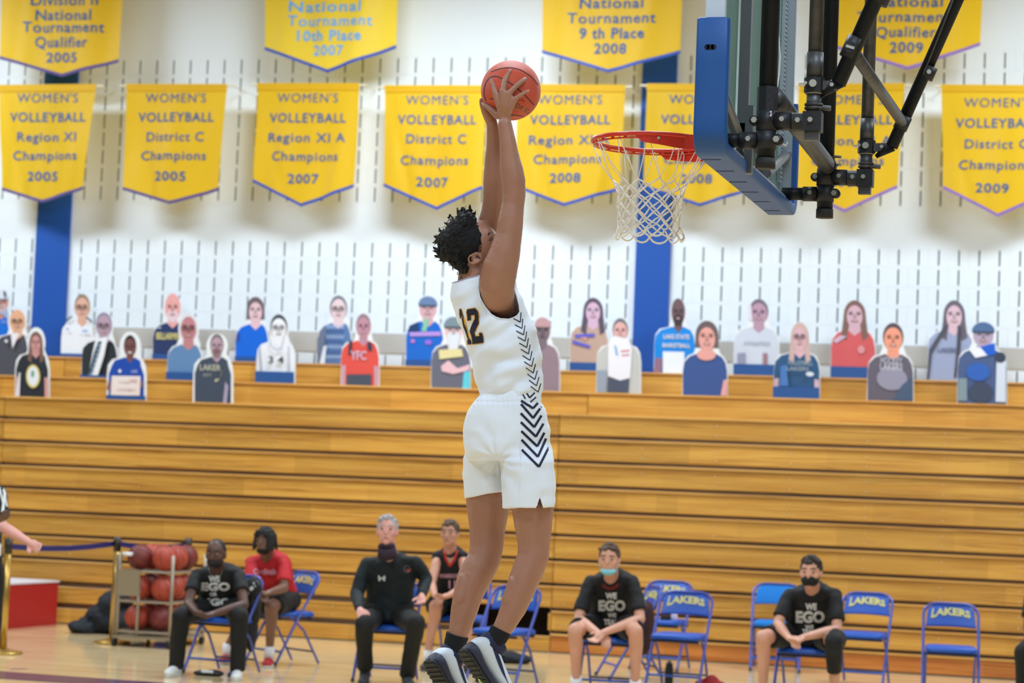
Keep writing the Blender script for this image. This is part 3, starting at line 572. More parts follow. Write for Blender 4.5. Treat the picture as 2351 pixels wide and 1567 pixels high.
cutout(1367, 1473, 727, 902, 2, (1424, 757, 17, 27), (226, 172, 170), (110, 110, 120), (196, 196, 194), 'cutout of a small child in a white shirt with red stripes on a pale background', 'short', extra=[('p', (238, 236, 244), [(1398, 776), (1412, 770), (1444, 776), (1452, 800), (1448, 866), (1424, 872), (1396, 862), (1396, 800)]), ('p', (210, 110, 120), [(1426, 803), (1446, 801), (1446, 805), (1426, 807)]), ('p', (210, 140, 150), [(1428, 812), (1446, 811), (1446, 815), (1428, 816)]), ('p', (140, 180, 226), [(1410, 790), (1416, 794), (1420, 816), (1414, 814)]), ('p', (74, 82, 104), [(1396, 865), (1424, 872), (1446, 866), (1444, 900), (1394, 900)]), ('p', (150, 160, 176), [(1369, 900), (1369, 850), (1394, 850), (1392, 900)])], strip=False)
cutout(1566, 1671, 732, 906, 2, (1623, 770, 22, 34), (232, 164, 156), (106, 88, 92), (56, 84, 148), 'cutout of a dark haired woman with a fringe in a navy scoop neck top', 'bob', extra=[('e', (232, 164, 156), 1622, 812, 22, 13), ('p', (230, 165, 165), [(1655, 904), (1662, 868), (1670, 868), (1669, 904)])])
cutout(1776, 1882, 738, 912, 2, (1836, 772, 17, 31), (222, 178, 190), (206, 176, 170), (42, 86, 132), 'cutout of a blonde person with glasses in a teal printed tee', 'long', strip=26, glasses=True, arms=(222, 186, 200), extra=[('t', (150, 164, 170), 'VOLLEYBALL', 1838, 832, 56, 9), ('t', (150, 164, 170), 'LAKERS', 1832, 845, 50, 9), ('p', (70, 120, 190), [(1792, 884), (1794, 840), (1806, 836), (1812, 884)]), ('e', (220, 226, 238), 1860, 856, 9, 5)])
cutout(1992, 2096, 740, 917, 2, (2050, 775, 21, 32), (240, 158, 132), (84, 70, 82), (100, 94, 110), 'cutout of a dark haired boy in a dark grey hooded sweatshirt', 'short', extra=[('t', (186, 186, 200), 'HOCKEY', 2046, 826, 48, 14), ('e', (150, 148, 170), 2048, 866, 34, 26), ('t', (196, 194, 208), 'LAKERS', 2046, 840, 50, 14), ('p', (70, 90, 120), [(2050, 914), (2070, 880), (2093, 860), (2093, 914)])])
cutout(2200, 2309, 742, 926, 2, (2257, 772, 22, 27), (180, 160, 186), (78, 106, 152), (72, 92, 138), 'cutout of a baseball catcher in a blue helmet and chest guard', 'cap', extra=[('p', (20, 92, 206), [(2250, 800), (2282, 790), (2284, 815), (2262, 820)]), ('p', (236, 238, 248), [(2226, 806), (2250, 800), (2266, 818), (2240, 824)]), ('e', (44, 96, 186), 2246, 855, 26, 20), ('e', (60, 70, 96), 2252, 900, 26, 24), ('p', (210, 220, 236), [(2284, 920), (2286, 830), (2306, 830), (2306, 920)]), ('p', (130, 150, 160), [(2202, 920), (2204, 870), (2222, 870), (2222, 920)]), ('e', (50, 60, 84), 2294, 822, 12, 12)])
cutout(27, 121, 737, 910, 1, (84, 774, 15, 25), (208, 150, 148), (126, 92, 86), (40, 46, 56), 'cutout of a long haired girl in a black tee with round gold emblem', 'long', border=5, arms=(214, 160, 158), extra=[('e', (224, 204, 120), 78, 858, 19, 29), ('e', (232, 238, 244), 78, 858, 15, 24), ('e', (130, 170, 150), 77, 852, 5, 9), ('p', (228, 226, 236), [(30, 908), (40, 850), (44, 850), (42, 908)])])
cutout(238, 343, 747, 915, 1, (300, 784, 15, 27), (122, 80, 78), (46, 36, 40), (24, 74, 174), 'cutout of a smiling man in a blue polo holding a white card', 'short', border=9, strip=12, smile=(240, 230, 235), extra=[('e', (236, 238, 248), 274, 844, 4, 4), ('t', (180, 190, 230), 'LAKE', 312, 844, 16, 7), ('p', (238, 226, 224), [(250, 904), (253, 856), (329, 855), (327, 902)]), ('t', (206, 190, 194), 'ACADEMIC', 286, 872, 30, 6), ('t', (206, 190, 194), 'ACHIEVEMENT', 292, 890, 50, 7), ('t', (224, 176, 180), 'AWARD', 310, 868, 22, 10), ('p', (140, 100, 110), [(240, 890), (244, 868), (251, 868), (249, 890)]), ('p', (140, 100, 110), [(329, 880), (330, 866), (336, 868), (334, 884)])])
cutout(437, 541, 754, 923, 1, (499, 784, 16, 27), (186, 156, 170), (130, 116, 126), (64, 76, 96), 'cutout of a bearded man in a slate grey tee lettered in cream', 'short', border=7, beard=True, beardc=(140, 116, 126), lips=False, extra=[('t', (190, 190, 170), 'LAKER', 482, 838, 54, 14), ('p', (220, 216, 180), [(494, 868), (510, 858), (515, 840), (506, 866), (498, 872)]), ('t', (150, 150, 150), 'EST', 476, 856, 22, 8), ('p', (170, 160, 190), [(516, 922), (522, 870), (530, 880), (526, 922)])])
# ================================================================== basketball hoop
HX, HY, HZ = -1.88, 9.10, 3.045
BX = HX + 0.375                     # front face of the board
YN, YF = 8.36, 9.85
M_pipe = mat('black_painted_pipe', (12, 15, 24), 0.5, 0.0, bump=.1, bscale=60, **{'Specular IOR Level': .25}); M_steel = mat('worn_grey_steel', (74, 73, 75), 0.45, 0.55, bump=.2, bscale=40, var=.35, vscale=25)
M_cast = mat('dark_cast_clamp', (36, 36, 42), 0.5, 0.3, bump=.3, bscale=70); M_nut = mat('zinc_nut', (190, 188, 180), 0.3, 0.9)
M_pad = mat('blue_moulded_pad', (14, 76, 146), 0.5, bump=.15, bscale=150); M_alu = mat('brushed_aluminium', (196, 204, 214), 0.35, 0.7)
M_rim = mat('orange_rim_enamel', (214, 50, 30), 0.28, bump=.03, bscale=30); M_net = mat('white_net_cord', (246, 238, 230), 0.8, bump=.3, bscale=400)
M_cap = mat('black_rubber_cap', (30, 28, 30), 0.7); M_cable = mat('white_cable', (222, 222, 226), 0.5)
mg = bpy.data.materials.new('tempered_glass'); mg.use_nodes = True; nt = mg.node_tree; b = nt.nodes['Principled BSDF']; out = nt.nodes['Material Output']
tr = nt.nodes.new('ShaderNodeBsdfTransparent'); tr.inputs[0].default_value = (0.80, 0.91, 0.87, 1); gl = nt.nodes.new('ShaderNodeBsdfGlossy'); gl.inputs['Roughness'].default_value = 0.03; gl.inputs[0].default_value = (.9, 1, .97, 1)
df = nt.nodes.new('ShaderNodeBsdfDiffuse'); df.inputs[0].default_value = (.45, .62, .58, 1)
fr = nt.nodes.new('ShaderNodeFresnel'); fr.inputs[0].default_value = 1.3
m1 = nt.nodes.new('ShaderNodeMixShader'); m2 = nt.nodes.new('ShaderNodeMixShader'); m2.inputs[0].default_value = 0.22
nt.links.new(fr.outputs[0], m1.inputs[0]); nt.links.new(tr.outputs[0], m1.inputs[1]); nt.links.new(gl.outputs[0], m1.inputs[2])
nt.links.new(m1.outputs[0], m2.inputs[1]); nt.links.new(df.outputs[0], m2.inputs[2]); nt.links.new(m2.outputs[0], out.inputs[0])
hoop = empty('basketball_hoop', (BX, HY, HZ), 'glass basketball backboard with blue padding, orange rim and black support pipes, hanging from above', 'basketball hoop')
# rim
rim = MB(); RR = 0.2286 + 0.009
rim.tube([(HX + RR * math.cos(R(a)), HY + RR * math.sin(R(a)), HZ) for a in range(0, 360, 6)], 0.0092, 12, closed=True)
rim_o = part(rim, 'rim_ring', M_rim, hoop, True)
mb = MB()
for a in range(0, 360, 15):
    if -30 < ((a + 180) % 360) - 180 < 30: continue
    r2 = RR - .004; A0 = R(a)
    mb.box((-.0022, -.006, -.014), (.0022, .006, -.004), M=Matrix.Translation((HX + r2 * math.cos(A0), HY + r2 * math.sin(A0), HZ)) @ Matrix.Rotation(A0, 4, 'Z'))
mb.tube([(HX + (RR - .004) * math.cos(R(a)), HY + (RR - .004) * math.sin(R(a)), HZ - .0155) for a in range(0, 360, 6)], .0036, 6, closed=True)
part(mb, 'net_hooks', M_rim, rim_o)['kind'] = 'stuff'
def plate(sg, zt):
    mb = MB(); y = HY + sg * 0.145; n = 12; top = []; bot = []
    pts = []
    for k in range(n + 1):                       # side plate follows the ring then runs straight to the board
        t = k / n; x = lerp(HX - 0.02, BX - .02, t)
        yy = HY + sg * (math.sqrt(max(RR * RR - (x - HX) ** 2, 0)) if x < HX + .165 else lerp(math.sqrt(RR * RR - .165 ** 2), .13, (x - HX - .165) / (.19)))
        dpt = lerp(0.030, 0.052, min(1, t * 2.2)); top.append(Vector((x, yy, HZ + .006))); bot.append(Vector((x, yy, HZ - dpt + (.022 if k == 0 else 0))))
    th = Vector((0, .005, 0))
    mb.add(top + bot + [p + th for p in top] + [p + th for p in bot], [])
    N = n + 1
    for k in range(n):
        mb.f += [(k, k + 1, N + k + 1, N + k), (2 * N + k, 3 * N + k, 3 * N + k + 1, 2 * N + k + 1), (k, 2 * N + k, 2 * N + k + 1, k + 1), (N + k, N + k + 1, 3 * N + k + 1, 3 * N + k)]; mb.m += [0] * 4
    mb.f += [(0, N, 3 * N, 2 * N), (n, 2 * N + n, 3 * N + n, N + n)]; mb.m += [0, 0]
    return part(mb, 'rim_bracket', M_rim, hoop)
pn = plate(-1, 0); plate(1, 0)
q = Vector((HX + .075, HY - math.sqrt(RR ** 2 - .075 ** 2) - .004, HZ - .018)); part(MB().cyl(q, q + Vector((.0, -.004, 0)), .006, n=8), 'screw', M_nut, pn)
mb = MB(); mb.box((BX - .15, HY - .13, HZ - .045), (BX - .012, HY + .13, HZ + .006)); mb.box((BX - .012, HY - .10, HZ - .11), (BX, HY + .10, HZ + .02)); part(mb, 'breakaway_housing', M_rim, hoop)
# red flange that shows under the pad
mb = MB(); mb.box((BX - .06, HY - .10, HZ - .24), (BX - .045, HY + .1, HZ - .12)); 
# net: 12 loops, knotted diamonds
def netp(a, k):
    rs = [(.232, 0), (.152, .146), (.143, .172), (.135, .204), (.128, .236), (.124, .268), (.121, .300), (.125, .330), (.134, .352)]
    r, d = rs[k]; rr = random.Random(int(a * 10) * 31 + k); j = .0060 if k else 0
    return Vector((HX + r * math.cos(R(a)) + rr.uniform(-j, j), HY + r * math.sin(R(a)) * .98 + rr.uniform(-j, j), HZ - .018 - d + rr.uniform(-j, j)))
mb = MB(); th = MB(); N = 12
for i in range(N):
    a = i * 30 + 8
    # long thin loops from each hook down to two knots
    top = netp(a, 0); rr = random.Random(i)
    bow = rr.uniform(.004, .02)
    for sg in (-1, 1):
        q = netp(a + sg * 15, 1); mid = (top + q) / 2 + Vector((math.cos(R(a)), math.sin(R(a)), 0)) * bow
        up = top + Vector((0, 0, .012))
        th.tube([top + Vector((math.cos(R(a)), math.sin(R(a)), 0)) * .004 + Vector((-math.sin(R(a)), math.cos(R(a)), 0)) * sg * .006, (top + q) * .5 + (mid - (top + q) / 2) * 1.0, q], .0021, 6)
    th.tube([top + Vector((-math.sin(R(a)) * .006, math.cos(R(a)) * .006, 0)), top + Vector((0, 0, .012)), top - Vector((-math.sin(R(a)) * .006, math.cos(R(a)) * .006, 0))], .0021, 6)
for k in range(1, 8):
    off = 15 if k % 2 else 0
    for i in range(N):
        a = i * 30 + 8 + off; p = netp(a, k)
        for sg in (-1, 1):
            q = netp(a + sg * 15, k + 1); m = (p + q) / 2; m += Vector((0, 0, random.Random(i * 9 + k).uniform(-.003, .003))); mb.tube([p, m, q], [.0032, .0040, .0032], 6)
        mb.ball(p, .0052, 6, 4)
for i in range(N):                       # bottom loops
    a = i * 30 + 8
    p = netp(a, 8); mb.ball(p, .0052, 6, 4)
    q = netp(a + 30, 8); c = (p + q) / 2; r = Vector((math.cos(R(a + 15)), math.sin(R(a + 15)), 0)) * .006
    mb.tube([p, p.lerp(c, .12) + r - Vector((0, 0, .010)), p.lerp(c, .35) + r - Vector((0, 0, .019)), p.lerp(c, .7) + r - Vector((0, 0, .0245)), c + r - Vector((0, 0, .026)), q.lerp(c, .7) + r - Vector((0, 0, .0245)), q.lerp(c, .35) + r - Vector((0, 0, .019)), q.lerp(c, .12) + r - Vector((0, 0, .010)), q], .0038, 6)
neto = part(mb, 'net', M_net, hoop, True); part(th, 'net_loop_cord', M_net, neto, True)
# board: glass, frame, pads
Bt = 3.97; bw = 0.915
part(MB().box((BX, HY - bw + .02, 2.915), (BX + .012, HY + bw - .02, Bt - .02)), 'glass_pane', mg, hoop)
for sg in (-1, 1):
    y0 = HY + sg * bw; part(MB().box((BX - .004, min(y0, y0 - sg * .03), 2.90), (BX + .066, max(y0, y0 - sg * .03), Bt)), 'frame_side', M_alu, hoop)
part(MB().box((BX - .004, HY - bw + .03, 2.90), (BX + .066, HY + bw - .03, 2.93)), 'frame_bottom', M_alu, hoop)
part(MB().box((BX - .004, HY - bw + .03, Bt - .03), (BX + .066, HY + bw - .03, Bt)), 'frame_top', M_alu, hoop)
# inner bracing tubes behind the glass
M_galv = mat('grey_brace_tube', (112, 114, 120), 0.4, 0.5)
mb = MB().box((BX + .02, HY - .30, 2.93), (BX + .062, HY - .255, Bt - .03)); part(mb, 'brace_post', M_galv, hoop)
mb = MB().box((BX + .02, HY + .255, 2.93), (BX + .062, HY + .30, Bt - .03)); part(mb, 'brace_post', M_galv, hoop)
part(MB().cyl((BX + .045, HY - bw + .03, 3.13), (BX + .05, HY - .28, 2.96), .022, n=10), 'brace_tube', M_galv, hoop)
part(MB().cyl((BX + .045, HY + bw - .03, 3.13), (BX + .05, HY + .28, 2.96), .022, n=10), 'brace_tube', M_galv, hoop)
part(MB().box((BX + .02, HY - .3, 3.03), (BX + .062, HY + .3, 3.075)), 'brace_rail', M_galv, hoop)
# pads: bottom run with upturned ends, rounded section
def padsec(c, u, v, hu, hv, r=.012):
    pts = []
    for sx, sy, a0 in ((1, 1, 0), (-1, 1, 90), (-1, -1, 180), (1, -1, 270)):
        for k in range(4):
            a = R(a0 + 30 * k); pts.append(c + u * (sx * (hu - r) + r * math.cos(a)) + v * (sy * (hv - r) + r * math.sin(a)))
    return pts
path = []
yo = bw + .012; zl = 2.885; rad = .07
path.append((-yo, 3.355)); path += [(-yo, 3.35 - .03 * 0), (-yo, 3.2), (-yo, 3.1), (-yo, 3.0)]
for k in range(7):
    a = R(180 + 15 * k); path.append((-yo + rad + rad * math.cos(a), zl + rad + rad * math.sin(a)))
path += [(-.5, zl), (0, zl), (.5, zl)]
for k in range(7):
    a = R(270 + 15 * k); path.append((yo - rad + rad * math.cos(a), zl + rad + rad * math.sin(a)))
path += [(yo, 3.0), (yo, 3.1), (yo, 3.2), (yo, 3.355)]
mb = MB(); rg = []
for i, (y, z) in enumerate(path):
    a = path[max(i - 1, 0)]; b_ = path[min(i + 1, len(path) - 1)]; d = Vector((0, b_[0] - a[0], b_[1] - a[1])).normalized(); nrm = Vector((1, 0, 0)).cross(d)
    c = Vector((BX + .030, HY + y, z)); s = 1.0
    if i in (0, len(path) - 1): s = .72
    rg.append(padsec(c, Vector((1, 0, 0)), nrm, .060 * (1 if s == 1 else .86), .026 * (1 if s == 1 else .8)))
mb.rings(rg); pad = part(mb, 'edge_pad', M_pad, hoop); autosmooth(pad.data, 50)
M_slit = mat('pad_slit', (10, 14, 40), .9)
for k in range(6):
    y = HY - .80 + k * .30; part(MB().box((BX - .018, y - .004, zl - .0275), (BX + .050, y + .004, zl - .0255)), 'drain_slit', M_slit, pad)
mb = MB(); mb.cyl((BX + .012, HY - yo - .0245, 3.245), (BX + .012, HY - yo - .0275, 3.245), .0095, n=14); mb.cyl((BX + .036, HY - yo - .0245, 3.245), (BX + .036, HY - yo - .0275, 3.245), .0095, n=14); mb.box((BX + .012, HY - yo - .0275, 3.2355), (BX + .036, HY - yo - .0245, 3.2545)); part(mb, 'bolt_slot', M_slit, pad)
# LED / shot clock strip on far side frame, seen through the glass
mb = MB(); mb2 = MB()
yl = HY + bw - .05
part(MB().box((BX + .014, yl - .05, 3.0), (BX + .030, yl, Bt - .05)), 'led_strip_housing', M_alu, hoop)
for k in range(46):
    z = 3.01 + k * .0195; mb.box((BX + .012, yl - .046, z), (BX + .0310, yl - .004, z + .006))
q = part(mb, 'led_strip_ribs', mat('strip_rib', (26, 44, 52), .5), hoop); q['kind'] = 'stuff'
# --- support assemblies (near and far)
def C3(x, y, Y): return P(x, y, Y)
def bolt(parent, p, r=.011, d=Vector((0, -1, 0))):
    part(MB().cyl(p, p + d * .012, r, r * .9, n=6), 'bolt', M_nut, parent)
def sup(Y, k, nm):
    pr = lambda X, Z, dy=0: Vector((X, Y + dy, Z))
    X0 = -1.30 if k == 0 else -1.27
    Rp = .034
    main = part(MB().cyl(pr(X0, 2.845), pr(X0, 6.2), Rp, n=24), 'support_pipe', M_pipe, hoop, True)
    part(MB().cyl(pr(X0, 2.835), pr(X0, 2.872), Rp + .003, n=24), 'pipe_cap', M_cap, main, True)
    # lower T clamp: to the board
    t = part(MB().cyl(pr(X0, 2.905), pr(X0, 2.972), Rp + .004, n=20).cyl(pr(X0 - .035, 2.938), pr(X0 - .095, 2.938), .032, n=20), 'tee_clamp', M_cast, hoop, True)
    part(MB().cyl(pr(X0 - .095, 2.938), pr(BX + .05, 2.938), .027, n=20), 'board_stub', M_pipe, hoop, True)
    bolt(t, pr(X0 - .062, 2.94, -.030)); part(MB().cyl(pr(X0 + .045, 2.94, .012), pr(X0 + .045, 2.94, -.018), .020, n=16), 'clamp_ear', M_cast, t, True); bolt(t, pr(X0 + .040, 2.94, -.018), .014)
    # upper T clamp with arm to the telescoping leg
    t = part(MB().cyl(pr(X0, 2.974), pr(X0, 3.046), Rp + .005, n=20).cyl(pr(X0 + .03, 3.010), pr(X0 + .092, 3.010), .0345, n=20), 'tee_clamp', M_cast, hoop, True)
    bolt(t, pr(X0 + .060, 3.012, -.033)); part(MB().cyl(pr(X0 - .045, 3.01, .012), pr(X0 - .045, 3.01, -.018), .018, n=16), 'clamp_ear', M_cast, t, True); bolt(t, pr(X0 - .044, 3.011, -.018), .013)
    Xl = -1.130 if k == 0 else -1.100
    part(MB().cyl(pr(X0 + .09, 3.008), pr(Xl - .07, 3.008), .030, n=20), 'cross_arm', M_pipe, hoop, True)
    e = part(MB().cyl(pr(Xl - .075, 3.006), pr(Xl + .0, 3.006), .0345, n=20).box((Xl - .035, Y - .034, 2.970), (Xl + .033, Y + .034, 3.042)), 'end_clamp', M_cast, hoop)
    bolt(e, pr(Xl - .052, 3.008, -.033)); bolt(e, pr(Xl - .006, 3.009, -.034))
    part(MB().box((Xl - .028, Y - .02, 2.938), (Xl + .024, Y + .02, 2.972)), 'lug', M_steel, e)
    z0 = 3.042
    leg = part(MB().cyl(pr(Xl, z0), pr(Xl, 3.11), .027, n=20).cyl(pr(Xl, 3.052), pr(Xl, 3.060), .034, n=20).cyl(pr(Xl, 3.066), pr(Xl, 3.073), .034, n=20), 'threaded_collar', M_steel, hoop, True)
    part(MB().cyl(pr(Xl + .01, 3.060), pr(Xl + .062, 3.056), .010, n=8), 'clamp_screw', M_steel, leg)
    part(MB().cyl(pr(Xl, 3.108), pr(Xl, 3.114), .032, n=20), 'washer', mat('pale_washer', (150, 144, 136), .5, .4), leg, True)
    y = part(MB().cyl(pr(Xl, 3.114), pr(Xl, 3.168), .038, n=8), 'hinge_clamp', M_cast, hoop)
    part(MB().cyl(pr(Xl - .055, 3.142, -.012), pr(Xl - .03, 3.142, -.012), .007, n=6), 'bolt', M_nut, y); bolt(y, pr(Xl - .028, 3.144, -.028), .008); part(MB().cyl(pr(Xl - .0, 3.142, -.036), pr(Xl + .0, 3.142, -.046), .014, n=14), 'pin_head', M_nut, y)
    part(MB().cyl(pr(Xl, 3.168), pr(Xl, 3.262), .030, n=22), 'inner_sleeve', M_steel, hoop, True)
    part(MB().cyl(pr(Xl, 3.262), pr(Xl, 6.2), .0265, n=22), 'telescoping_leg', M_steel, hoop, True)
    part(MB().box((Xl + .030, Y - .014, 3.122), (Xl + .084, Y - .004, 3.156)).box((Xl + .030, Y + .004, 3.122), (Xl + .084, Y + .014, 3.156)), 'hinge_plate', M_steel, hoop)
    bolt(y, pr(Xl + .066, 3.140, -.014), .009)
    return Xl
Xn = sup(YN, 0, 'near'); Xf = sup(YF, 1, 'far')
# diagonal braces up to the right
def strut(a, b, r, name, m, n=22): return part(MB().cyl(a, b, r, n=n), name, m, hoop, True)
A0 = C3(1915, 213, YN); A1 = C3(2010, 0, YN); d = (A1 - A0).normalized()
strut(A0 + d * .035, A0 + d * 3.4, .0285, 'diagonal_brace', M_pipe)
part(MB().cyl(A0 + Vector((-.05, 0, -.01)), A0 + d * .045, .010, .0265, n=16), 'brace_fork', M_pipe, hoop, True)
B0 = C3(2038, 357, YF); B1 = C3(2198, 0, YF); e = (B1 - B0).normalized()
strut(B0 + e * .04, B0 + e * 3.8, .0265, 'diagonal_brace', M_pipe)
part(MB().cyl(B0 + Vector((-.05, 0, -.005)), B0 + e * .045, .009, .0255, n=16), 'brace_fork', M_pipe, hoop, True)
c0 = C3(1955, 113, YN); c1 = C3(2072, 282, YF)
strut(c0, c1, .0225, 'cross_brace', M_steel)
q = part(MB().cyl(c0 - d * .035, c0 + d * .045, .033, n=18), 'brace_clamp', M_cast, hoop, True)
part(MB().cyl(c0 + Vector((0, -.02, 0)), c0 + Vector((0, -.040, 0)), .022, n=6), 'clamp_ring', M_cast, q); part(MB().box((-.016, -.004, -.005), (.016, .004, .005), M=Matrix.Translation(c0 + Vector((0, -.041, 0))) @ Matrix.Rotation(R(18), 4, 'Y')), 'pin', M_nut, q)
q = part(MB().cyl(c1 - e * .03, c1 + e * .03, .0305, n=18), 'brace_clamp', M_cast, hoop, True)
c2 = C3(2130, 168, YF); q = part(MB().cyl(c2 - e * .025, c2 + e * .03, .0315, n=18), 'brace_clamp', M_cast, hoop, True); part(MB().cyl(c2 + Vector((.008, -.028, 0)), c2 + Vector((.008, -.036, 0)), .010, n=8), 'bolt', M_nut, q)
c3 = C3(2022, -2, YN); part(MB().cyl(c3 - d * .02, c3 + d * .10, .033, n=18), 'brace_clamp', M_cast, hoop, True)
part(MB().tube([c2 + Vector((-.016, -.03, -.01)), c2 + e * .4 + Vector((-.028, -.03, 0)), c2 + e * 1.2 + Vector((-.035, -.03, 0))], .0045, 6), 'guide_rod', M_steel, hoop, True)
# long cross pipe joining both hangers low behind the board
q0 = C3(1768, 255, YN + .04); q0 = Vector((-1.275, YN + .02, 3.10)); q1 = Vector((-1.262, YF - .02, 3.058))
strut(q0, q1, .036, 'spreader_pipe', M_steel, 24)
part(MB().cyl(q1 - (q1 - q0).normalized() * .03, q1 + (q1 - q0).normalized() * .03, .0385, n=22), 'spreader_socket', M_cast, hoop, True)
m_ = q0.lerp(q1, .33); part(MB().cyl(m_, m_ + (q1 - q0).normalized() * .004, .0375, n=24), 'weld_ring', M_pipe, hoop, True)
part(MB().cyl((-1.30, YN, 3.046), (-1.30, YN, 3.135), .039, n=8), 'pipe_sleeve', M_cast, hoop)
part(MB().cyl((-1.27, YF, 3.046), (-1.27, YF, 3.10), .036, n=12), 'pipe_sleeve', M_cast, hoop)
for dz in (0, .035): part(MB().cyl((-1.25, YF, 3.065 + dz), (-1.205, YF - .01, 3.062 + dz), .0065, n=6), 'bolt', M_nut, hoop)
# lower rear plate of the hanger and thin white cable
part(MB().box((BX + .075, YN + .30, 2.86), (BX + .105, YN + .34, 3.12)), 'mounting_bar', M_galv, hoop)
cb = [C3(1781, -5, YN + .15), C3(1782, 40, YN + .15), C3(1788, 90, YN + .13), C3(1791, 130, YN + .12), C3(1788, 175, YN + .10), C3(1780, 220, YN + .06), C3(1773, 255, YN + .0), C3(1769, 266, YN - .05)]
part(MB().tube(cb, .0032, 6), 'signal_cable', M_cable, hoop, True)
part(MB().tube([C3(1768, 300, YN + .1), C3(1775, 312, YN + .2), C3(1790, 326, YN + .25), C3(1804, 334, YN + .3), C3(1808, 326, YN + .35)], .0028, 6), 'signal_cable', M_cable, hoop, True)
part(MB().ball(C3(1769.5, 257, YN - .04), .0042, 8, 6), 'cable_clip', M_cable, hoop, True)
# hanging frame above the picture that carries the pipes
for yy in (YN, YF): part(MB().box((-1.45, yy - .05, 6.2), (.9, yy + .05, 6.3)), 'header_beam', M_pipe, hoop)
part(MB().box((-.8, YN - .05, 6.3), (-.7, YF + .05, 6.4)), 'header_beam', M_pipe, hoop)
part(MB().box((-.8, HY - .05, 6.4), (-.7, HY + .05, 8.0)), 'drop_mast', M_pipe, hoop)
# ================================================================== basketball
BC = P(1172.8, 207.6, 8.93); BR = 68.9 / F * (BC - CP).dot(MF)
M_ball = mat('orange_ball_leather', (208, 78, 50), 0.42, bump=.45, bscale=900); M_seam = mat('ball_seam', (58, 32, 34), .6)
mb = MB(); mb.ball(BC, BR, 64, 40); ball = mb.build('basketball', M_ball, smooth=True)
tag(ball, 'orange basketball held overhead in both hands of the dunking player', 'basketball')
bvb = bvh_of(ball)
def seam(pts, w=2.6): return decal(bvb, strip(pts, w), 'seam', M_seam, ball, .0006)
def arc(pts, n=14):                    # smooth pixel path through points
    out = []
    for i in range(len(pts) - 1):
        p0 = pts[max(i - 1, 0)]; p1 = pts[i]; p2 = pts[i + 1]; p3 = pts[min(i + 2, len(pts) - 1)]
        for k in range(n):
            t = k / n
            f = lambda a, b_, c, d_: .5 * ((2 * b_) + (-a + c) * t + (2 * a - 5 * b_ + 4 * c - d_) * t * t + (-a + 3 * b_ - 3 * c + d_) * t ** 3)
            out.append((f(p0[0], p1[0], p2[0], p3[0]), f(p0[1], p1[1], p2[1], p3[1])))
    return out + [pts[-1]]
bx = lambda x, y: (1080 + x / 9.217, 130 + y / 9.217)
seam(arc([bx(440, 322), bx(640, 255), bx(860, 235), bx(1080, 290), bx(1300, 440), bx(1440, 610)], 8), 2.2)
seam(arc([bx(330, 930), bx(285, 800), bx(310, 600), bx(400, 460), bx(540, 418), bx(700, 480), bx(900, 600), bx(1160, 820), bx(1350, 1030)], 8), 2.6)
seam(arc([bx(380, 1010), bx(470, 1150), bx(700, 1230), bx(960, 1240), bx(1120, 1265)], 8), 2.0)
M_gold = mat('gold_ball_print', (190, 120, 62), .5); M_blk = mat('black_ball_print', (48, 30, 28), .5)
def balltext(s, path, h, m, off, bold):
    tot = 0; seg = []
    for a, b_ in zip(path, path[1:]): seg.append(math.hypot(b_[0] - a[0], b_[1] - a[1])); tot += seg[-1]
    vs, fs = textmesh(s, 1.0, bold, 'LEFT', 1.05); x0 = min(v.x for v in vs); x1 = max(v.x for v in vs); out = []
    for v in vs:
        l = (v.x - x0) / (x1 - x0) * tot; i = 0
        while i < len(seg) - 1 and l > seg[i]: l -= seg[i]; i += 1
        a, b_ = path[i], path[i + 1]; t = l / seg[i]; dx, dy = (b_[0] - a[0]) / seg[i], (b_[1] - a[1]) / seg[i]
        hh = v.y * h / .7
        out.append(hit(bvb, a[0] + (b_[0] - a[0]) * t + dy * hh, a[1] + (b_[1] - a[1]) * t - dx * hh, off))
    part(MB().add(out, fs), 'lettering', m, ball)
tp = arc([bx(690, 975), bx(850, 1000), bx(1000, 1050), bx(1130, 1115), bx(1240, 1185)], 6)
balltext('SPALDING', tp, 13, M_gold, .0008, .05); balltext('SPALDING', tp, 12, M_blk, .0011, .0)
tp = arc([bx(960, 900), bx(1060, 905), bx(1150, 950)], 5); balltext('NJCAA', tp, 5, M_blk, .0009, 0)
seam([bx(400, 890), bx(520, 900)], 2.0)
# ================================================================== dunking player
PY = 9.02
pl = empty('person', (P(1160, 980, PY).x, PY, 0.9), 'person in white jersey 12 and white shorts, mid air, dunking with both arms raised', 'person')
def skin_mat(name, c, rough=.5, var=.06):
    m = mat(name, c, rough, bump=.12, bscale=220, var=var, vscale=9); b = m.node_tree.nodes['Principled BSDF']
    b.inputs['Subsurface Weight'].default_value = 0.08; b.inputs['Subsurface Radius'].default_value = (.012, .005, .003); b.inputs['Subsurface Scale'].default_value = .6; return m
M_skp = skin_mat('brown_skin', (164, 116, 95), .42)
def fabric(name, c, rough=.75, bs=500, **k): return mat(name, c, rough, bump=.15, bscale=bs, **k)
M_white = fabric('white_jersey_mesh', (236, 241, 252)); M_navy = fabric('navy_print', (20, 22, 52)); M_goldp = mat('gold_outline', (240, 176, 60), .6)
M_sock = fabric('black_sock', (8, 9, 16), .9); M_hairb = mat('black_curly_hair', (7, 7, 10), .65, bump=.8, bscale=260, **{'Specular IOR Level': .3})
PXM = lambda Y: Y / (MF.y) / F * 1.0
def K(x, y, Y, r): return (P(x, y, Y), r * (P(x, y, Y) - CP).dot(MF) / F)
def ballY(x, y, extra=0.0, side=-1):
    d = P(x, y, BC.y) - BC; rho2 = d.x * d.x + d.z * d.z; s = BR * BR - rho2
    return BC.y + side * (math.sqrt(s) if s > 0 else 0) + side * extra
b = MB()
